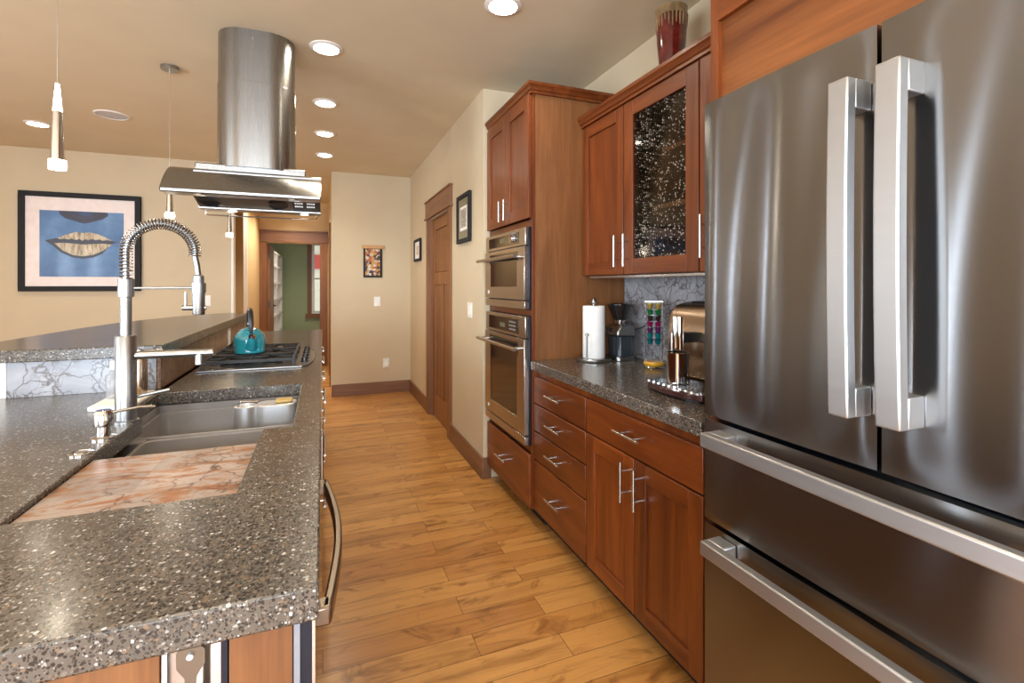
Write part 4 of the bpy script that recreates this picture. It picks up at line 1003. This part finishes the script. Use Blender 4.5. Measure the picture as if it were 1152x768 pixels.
def vhandle(parent, y0, y1, z0, z1, sgn):
    m = MB(); n = 16; fr_, bk = [], []
    for i in range(n+1):
        t = i/n; z = z0+(z1-z0)*t; dx = -.006*math.sin(PI*t); fr_.append((FX-.064+dx, z)); bk.append((FX-.040+dx*.8, z))
    m.prism(fr_+bk[::-1], 'Y', y0, y1)
    m.box(FX-.042, FX+.002, y0, y1, z1-.055, z1).box(FX-.042, FX+.002, y0, y1, z0, z0+.055)
    return m.build('handle', FRHAND, parent, .003)
vhandle(dl, .602, .640, 1.118, 1.740, 1); vhandle(dr, .516, .556, 1.118, 1.740, -1)
def hhandle(parent, z):
    m = MB(); a, b = FY0+.04, FY1-.055
    m.box(FX-.064, FX-.040, a, b, z-.018, z+.018).box(FX-.042, FX+.001, a, a+.055, z-.018, z+.018).box(FX-.042, FX+.001, b-.055, b, z-.018, z+.018)
    return m.build('handle', FRHAND, parent, .004)
hhandle(w1, .972); hhandle(w2, .700)

# ================================================================== things on the right counter
pt = thing('paper_towel_holder', 'steel paper towel stand with a white roll, by the tall side panel', 'paper towel holder', (1.42, 2.385, ZC))
tx, ty = 1.42, 2.385
MB().lathe([(0, 0), (.098, 0), (.100, .004), (.100, .014), (.096, .018), (0, .018)], (tx, ty, ZC+.0005), 40).build('base', STEEL, pt)
MB().cyl((tx, ty, ZC+.018), (tx, ty, ZC+.335), .007, 12).lathe([(.012, 0), (.016, .008), (.014, .022), (.005, .032), (0, .034)], (tx, ty, ZC+.318), 20).build('post', STEEL, pt)
MB().cyl((tx-.075, ty-.055, ZC+.018), (tx-.075, ty-.055, ZC+.145), .0045, 10).lathe([(0, 0), (.009, .003), (.010, .010), (.006, .018), (0, .020)], (tx-.075, ty-.055, ZC+.143), 14).build('guide_rod', STEEL, pt)
o = MB().lathe([(.017, 0), (.060, 0), (.0615, .004), (.0615, .286), (.060, .289), (.017, .289)], (tx, ty, ZC+.019), 40, cap=False).build('paper_towel_roll', PAPER); tag(o, 'white paper towel roll on the steel stand', 'paper towel roll')
# grinder
gx, gy = 1.585, 2.375
gr = thing('coffee_grinder', 'black and steel coffee grinder with smoked bean hopper', 'coffee grinder', (gx, gy, ZC))
MB().prism(rrect(gx-.062, gx+.062, gy-.072, gy+.072, .03), 'Z', ZC+.0005, ZC+.022).build('base', STEEL, gr, .003)
MB().prism(rrect(gx-.050, gx+.058, gy-.066, gy+.066, .028), 'Z', ZC+.022, ZC+.135).build('grounds_bin', plain('smoke_plastic', (.02, .03, .04), .12, 0, .6), gr, .003)
pr_ = [(gx-.060, ZC+.135), (gx-.058, ZC+.165), (gx-.035, ZC+.195), (gx+.02, ZC+.205), (gx+.058, ZC+.195), (gx+.060, ZC+.135)]
m = MB(); m.prism([(a, b) for a, b in pr_], 'Y', gy-.068, gy+.068); m.build('housing', STEEL, gr, .010, seg=3)
B(gx-.0585, gx-.050, gy-.020, gy+.020, ZC+.145, ZC+.178).build('dial_plate', BLACK, gr, .004)
MB().lathe([(.030, 0), (.032, .022), (.028, .024)], (gx, gy, ZC+.203), 28).build('collar', CHROME, gr)
MB().lathe([(.034, .022), (.066, .098), (.070, .104), (.070, .112), (.060, .118), (0, .120)], (gx, gy, ZC+.203), 32).build('hopper', plain('smoke_hopper', (.015, .012, .012), .1, 0, .5), gr)
MB().tube([(gx+.055, gy-.05, ZC+.17), (gx+.085, gy-.09, ZC+.185), (gx+.112, gy-.15, ZC+.23), (gx+.119, gy-.20, ZC+.245)], .0035, 8).build('cord', BLACK, gr)
# capsule tower
qx, qy = 1.60, 2.085
ctw = thing('capsule_holder', 'clear tower holder of coffee capsules on a small wire foot', 'capsule holder', (qx, qy, ZC))
MB().lathe([(.050, 0), (.052, .003), (.050, .006), (.030, .008), (0, .008)], (qx, qy, ZC+.0005), 28).build('foot', CHROME, ctw)
qd = Vector((.8, -.6, 0)); qe = Vector((.6, .8, 0)); qq = Vector((qx, qy, 0))
for sx in (-1, 1):
    for sy in (-1, 1):
        p = qq+qd*sx*.041+qe*sy*.022; MB().cyl((p.x, p.y, ZC+.031), (p.x, p.y, ZC+.335), .0025, 8).build('rod', CHROME, ctw)
tc_ = [qq+qd*a*.045+qe*b_*.026 for a, b_ in ((-1, -1), (1, -1), (1, 1), (-1, 1))]
MB().prism([(p.x, p.y) for p in tc_], 'Z', ZC+.335, ZC+.343).build('top_cap', CHROME, ctw, .002)
MB().lathe([(.0, 0), (.050, 0), (.054, .012), (.050, .022), (0, .022)], (qx, qy, ZC+.0092), 28).build('amber_base', plain('amber', (.62, .34, .03), .2, 0, .5), ctw)
cols = [('gold', (.60, .42, .10)), ('green', (.02, .24, .07)), ('dark brown', (.06, .03, .03)), ('magenta', (.38, .015, .11)), ('purple', (.16, .03, .16)), ('teal', (.01, .28, .32)), ('deep teal', (.01, .20, .24))]
for k, (nm, c) in enumerate(cols):
    z = ZC+.298-.0305*k
    cm = plain('capsule_%s' % nm.replace(' ', '_'), c, .25, .6)
    for sx in (-1, 1):
        o = MB().lathe([(0, .030), (.0185, .030), (.0185, .028), (.0155, .024), (.011, .002), (0, 0)][::-1], (qx+qd.x*sx*.0195, qy+qd.y*sx*.0195, z+.0005), 18).build('coffee_capsule', cm)
        tag(o, '%s coffee capsule in the clear tower, %s column' % (nm, 'right' if sx > 0 else 'left'), 'capsule', 'coffee capsules in the tower')
    MB().prism([(p.x, p.y) for p in tc_], 'Z', z-.001, z).build('capsule_shelf', CLEAR, ctw)
# espresso machine (faces the aisle)
em = thing('espresso_machine', 'bronze and chrome espresso machine with drip tray next to the refrigerator', 'espresso machine', (1.45, 1.55, ZC))
MB().prism([(1.43, ZC+.02), (1.405, ZC+.15), (1.415, ZC+.29), (1.445, ZC+.335), (1.50, ZC+.350), (1.66, ZC+.350), (1.68, ZC+.32), (1.68, ZC+.0005), (1.44, ZC+.0005)], 'Y', 1.37, 1.745).build('body', BRONZE, em, .014, seg=4)
B(1.50, 1.64, 1.42, 1.70, ZC+.3505, ZC+.354).build('vent', BLACK, em, .002)
MB().prism([(1.400, ZC+.05), (1.380, ZC+.15), (1.385, ZC+.235), (1.43, ZC+.235), (1.435, ZC+.05)], 'Y', 1.40, 1.50).build('side_tank', BLACK, em, .01)
tp = [(1.265, 1.70), (1.232, 1.64), (1.215, 1.54), (1.225, 1.42), (1.25, 1.36), (1.42, 1.36), (1.42, 1.70)]
MB().prism(tp, 'Z', ZC+.008, ZC+.030).build('drip_tray', plain('wine_tray', (.05, .015, .015), .15, .3, .5), em, .003)
MB().prism([(1.28, 1.68), (1.255, 1.62), (1.245, 1.44), (1.27, 1.40), (1.41, 1.40), (1.41, 1.68)], 'Z', ZC+.0005, ZC+.008).build('tray_foot', BLACK, em)
g = MB()
for i in range(11): x = 1.255+i*.0155; g.box(x, x+.004, 1.385, 1.675, ZC+.030, ZC+.034)
for j in range(10): y = 1.39+j*.031; g.box(1.250, 1.412, y, y+.004, ZC+.030, ZC+.0335)
g.build('tray_grid', CHROME, em, merge=False)
ex, ey = 1.315, 1.565
for s in (-1, 1): MB().lathe([(.012, 0), (.0128, .003), (.0128, .128), (.012, .132), (0, .132)], (ex, ey+s*.0135, ZC+.168), 22).build('brew_cylinder', CHROME, em)
MB().box(ex+.008, 1.42, ey-.022, ey+.022, ZC+.195, ZC+.235).build('brew_head', BLACK, em, .005)
MB().cyl((ex+.03, ey+.05, ZC+.215), (1.42, ey+.03, ZC+.215), .012, 14).build('steam_arm', BLACK, em)
MB().lathe([(.007, 0), (.008, .01), (.008, .10), (0, .102)], (ex+.035, ey+.075, ZC+.125), 16).build('steam_wand', SATIN, em)
MB().cyl((ex+.035, ey+.075, ZC+.205), (ex+.06, ey+.045, ZC+.205), .009, 12).build('steam_joint', BLACK, em)
o = MB().lathe([(0, 0), (.040, 0), (.043, .004), (.043, .118), (.0445, .124), (.040, .124), (.039, .008), (0, .008)], (ex, ey, ZC+.0345), 36, cap=False).build('steel_cup', CHROME)
tag(o, 'polished steel cup standing on the drip tray of the espresso machine', 'cup')
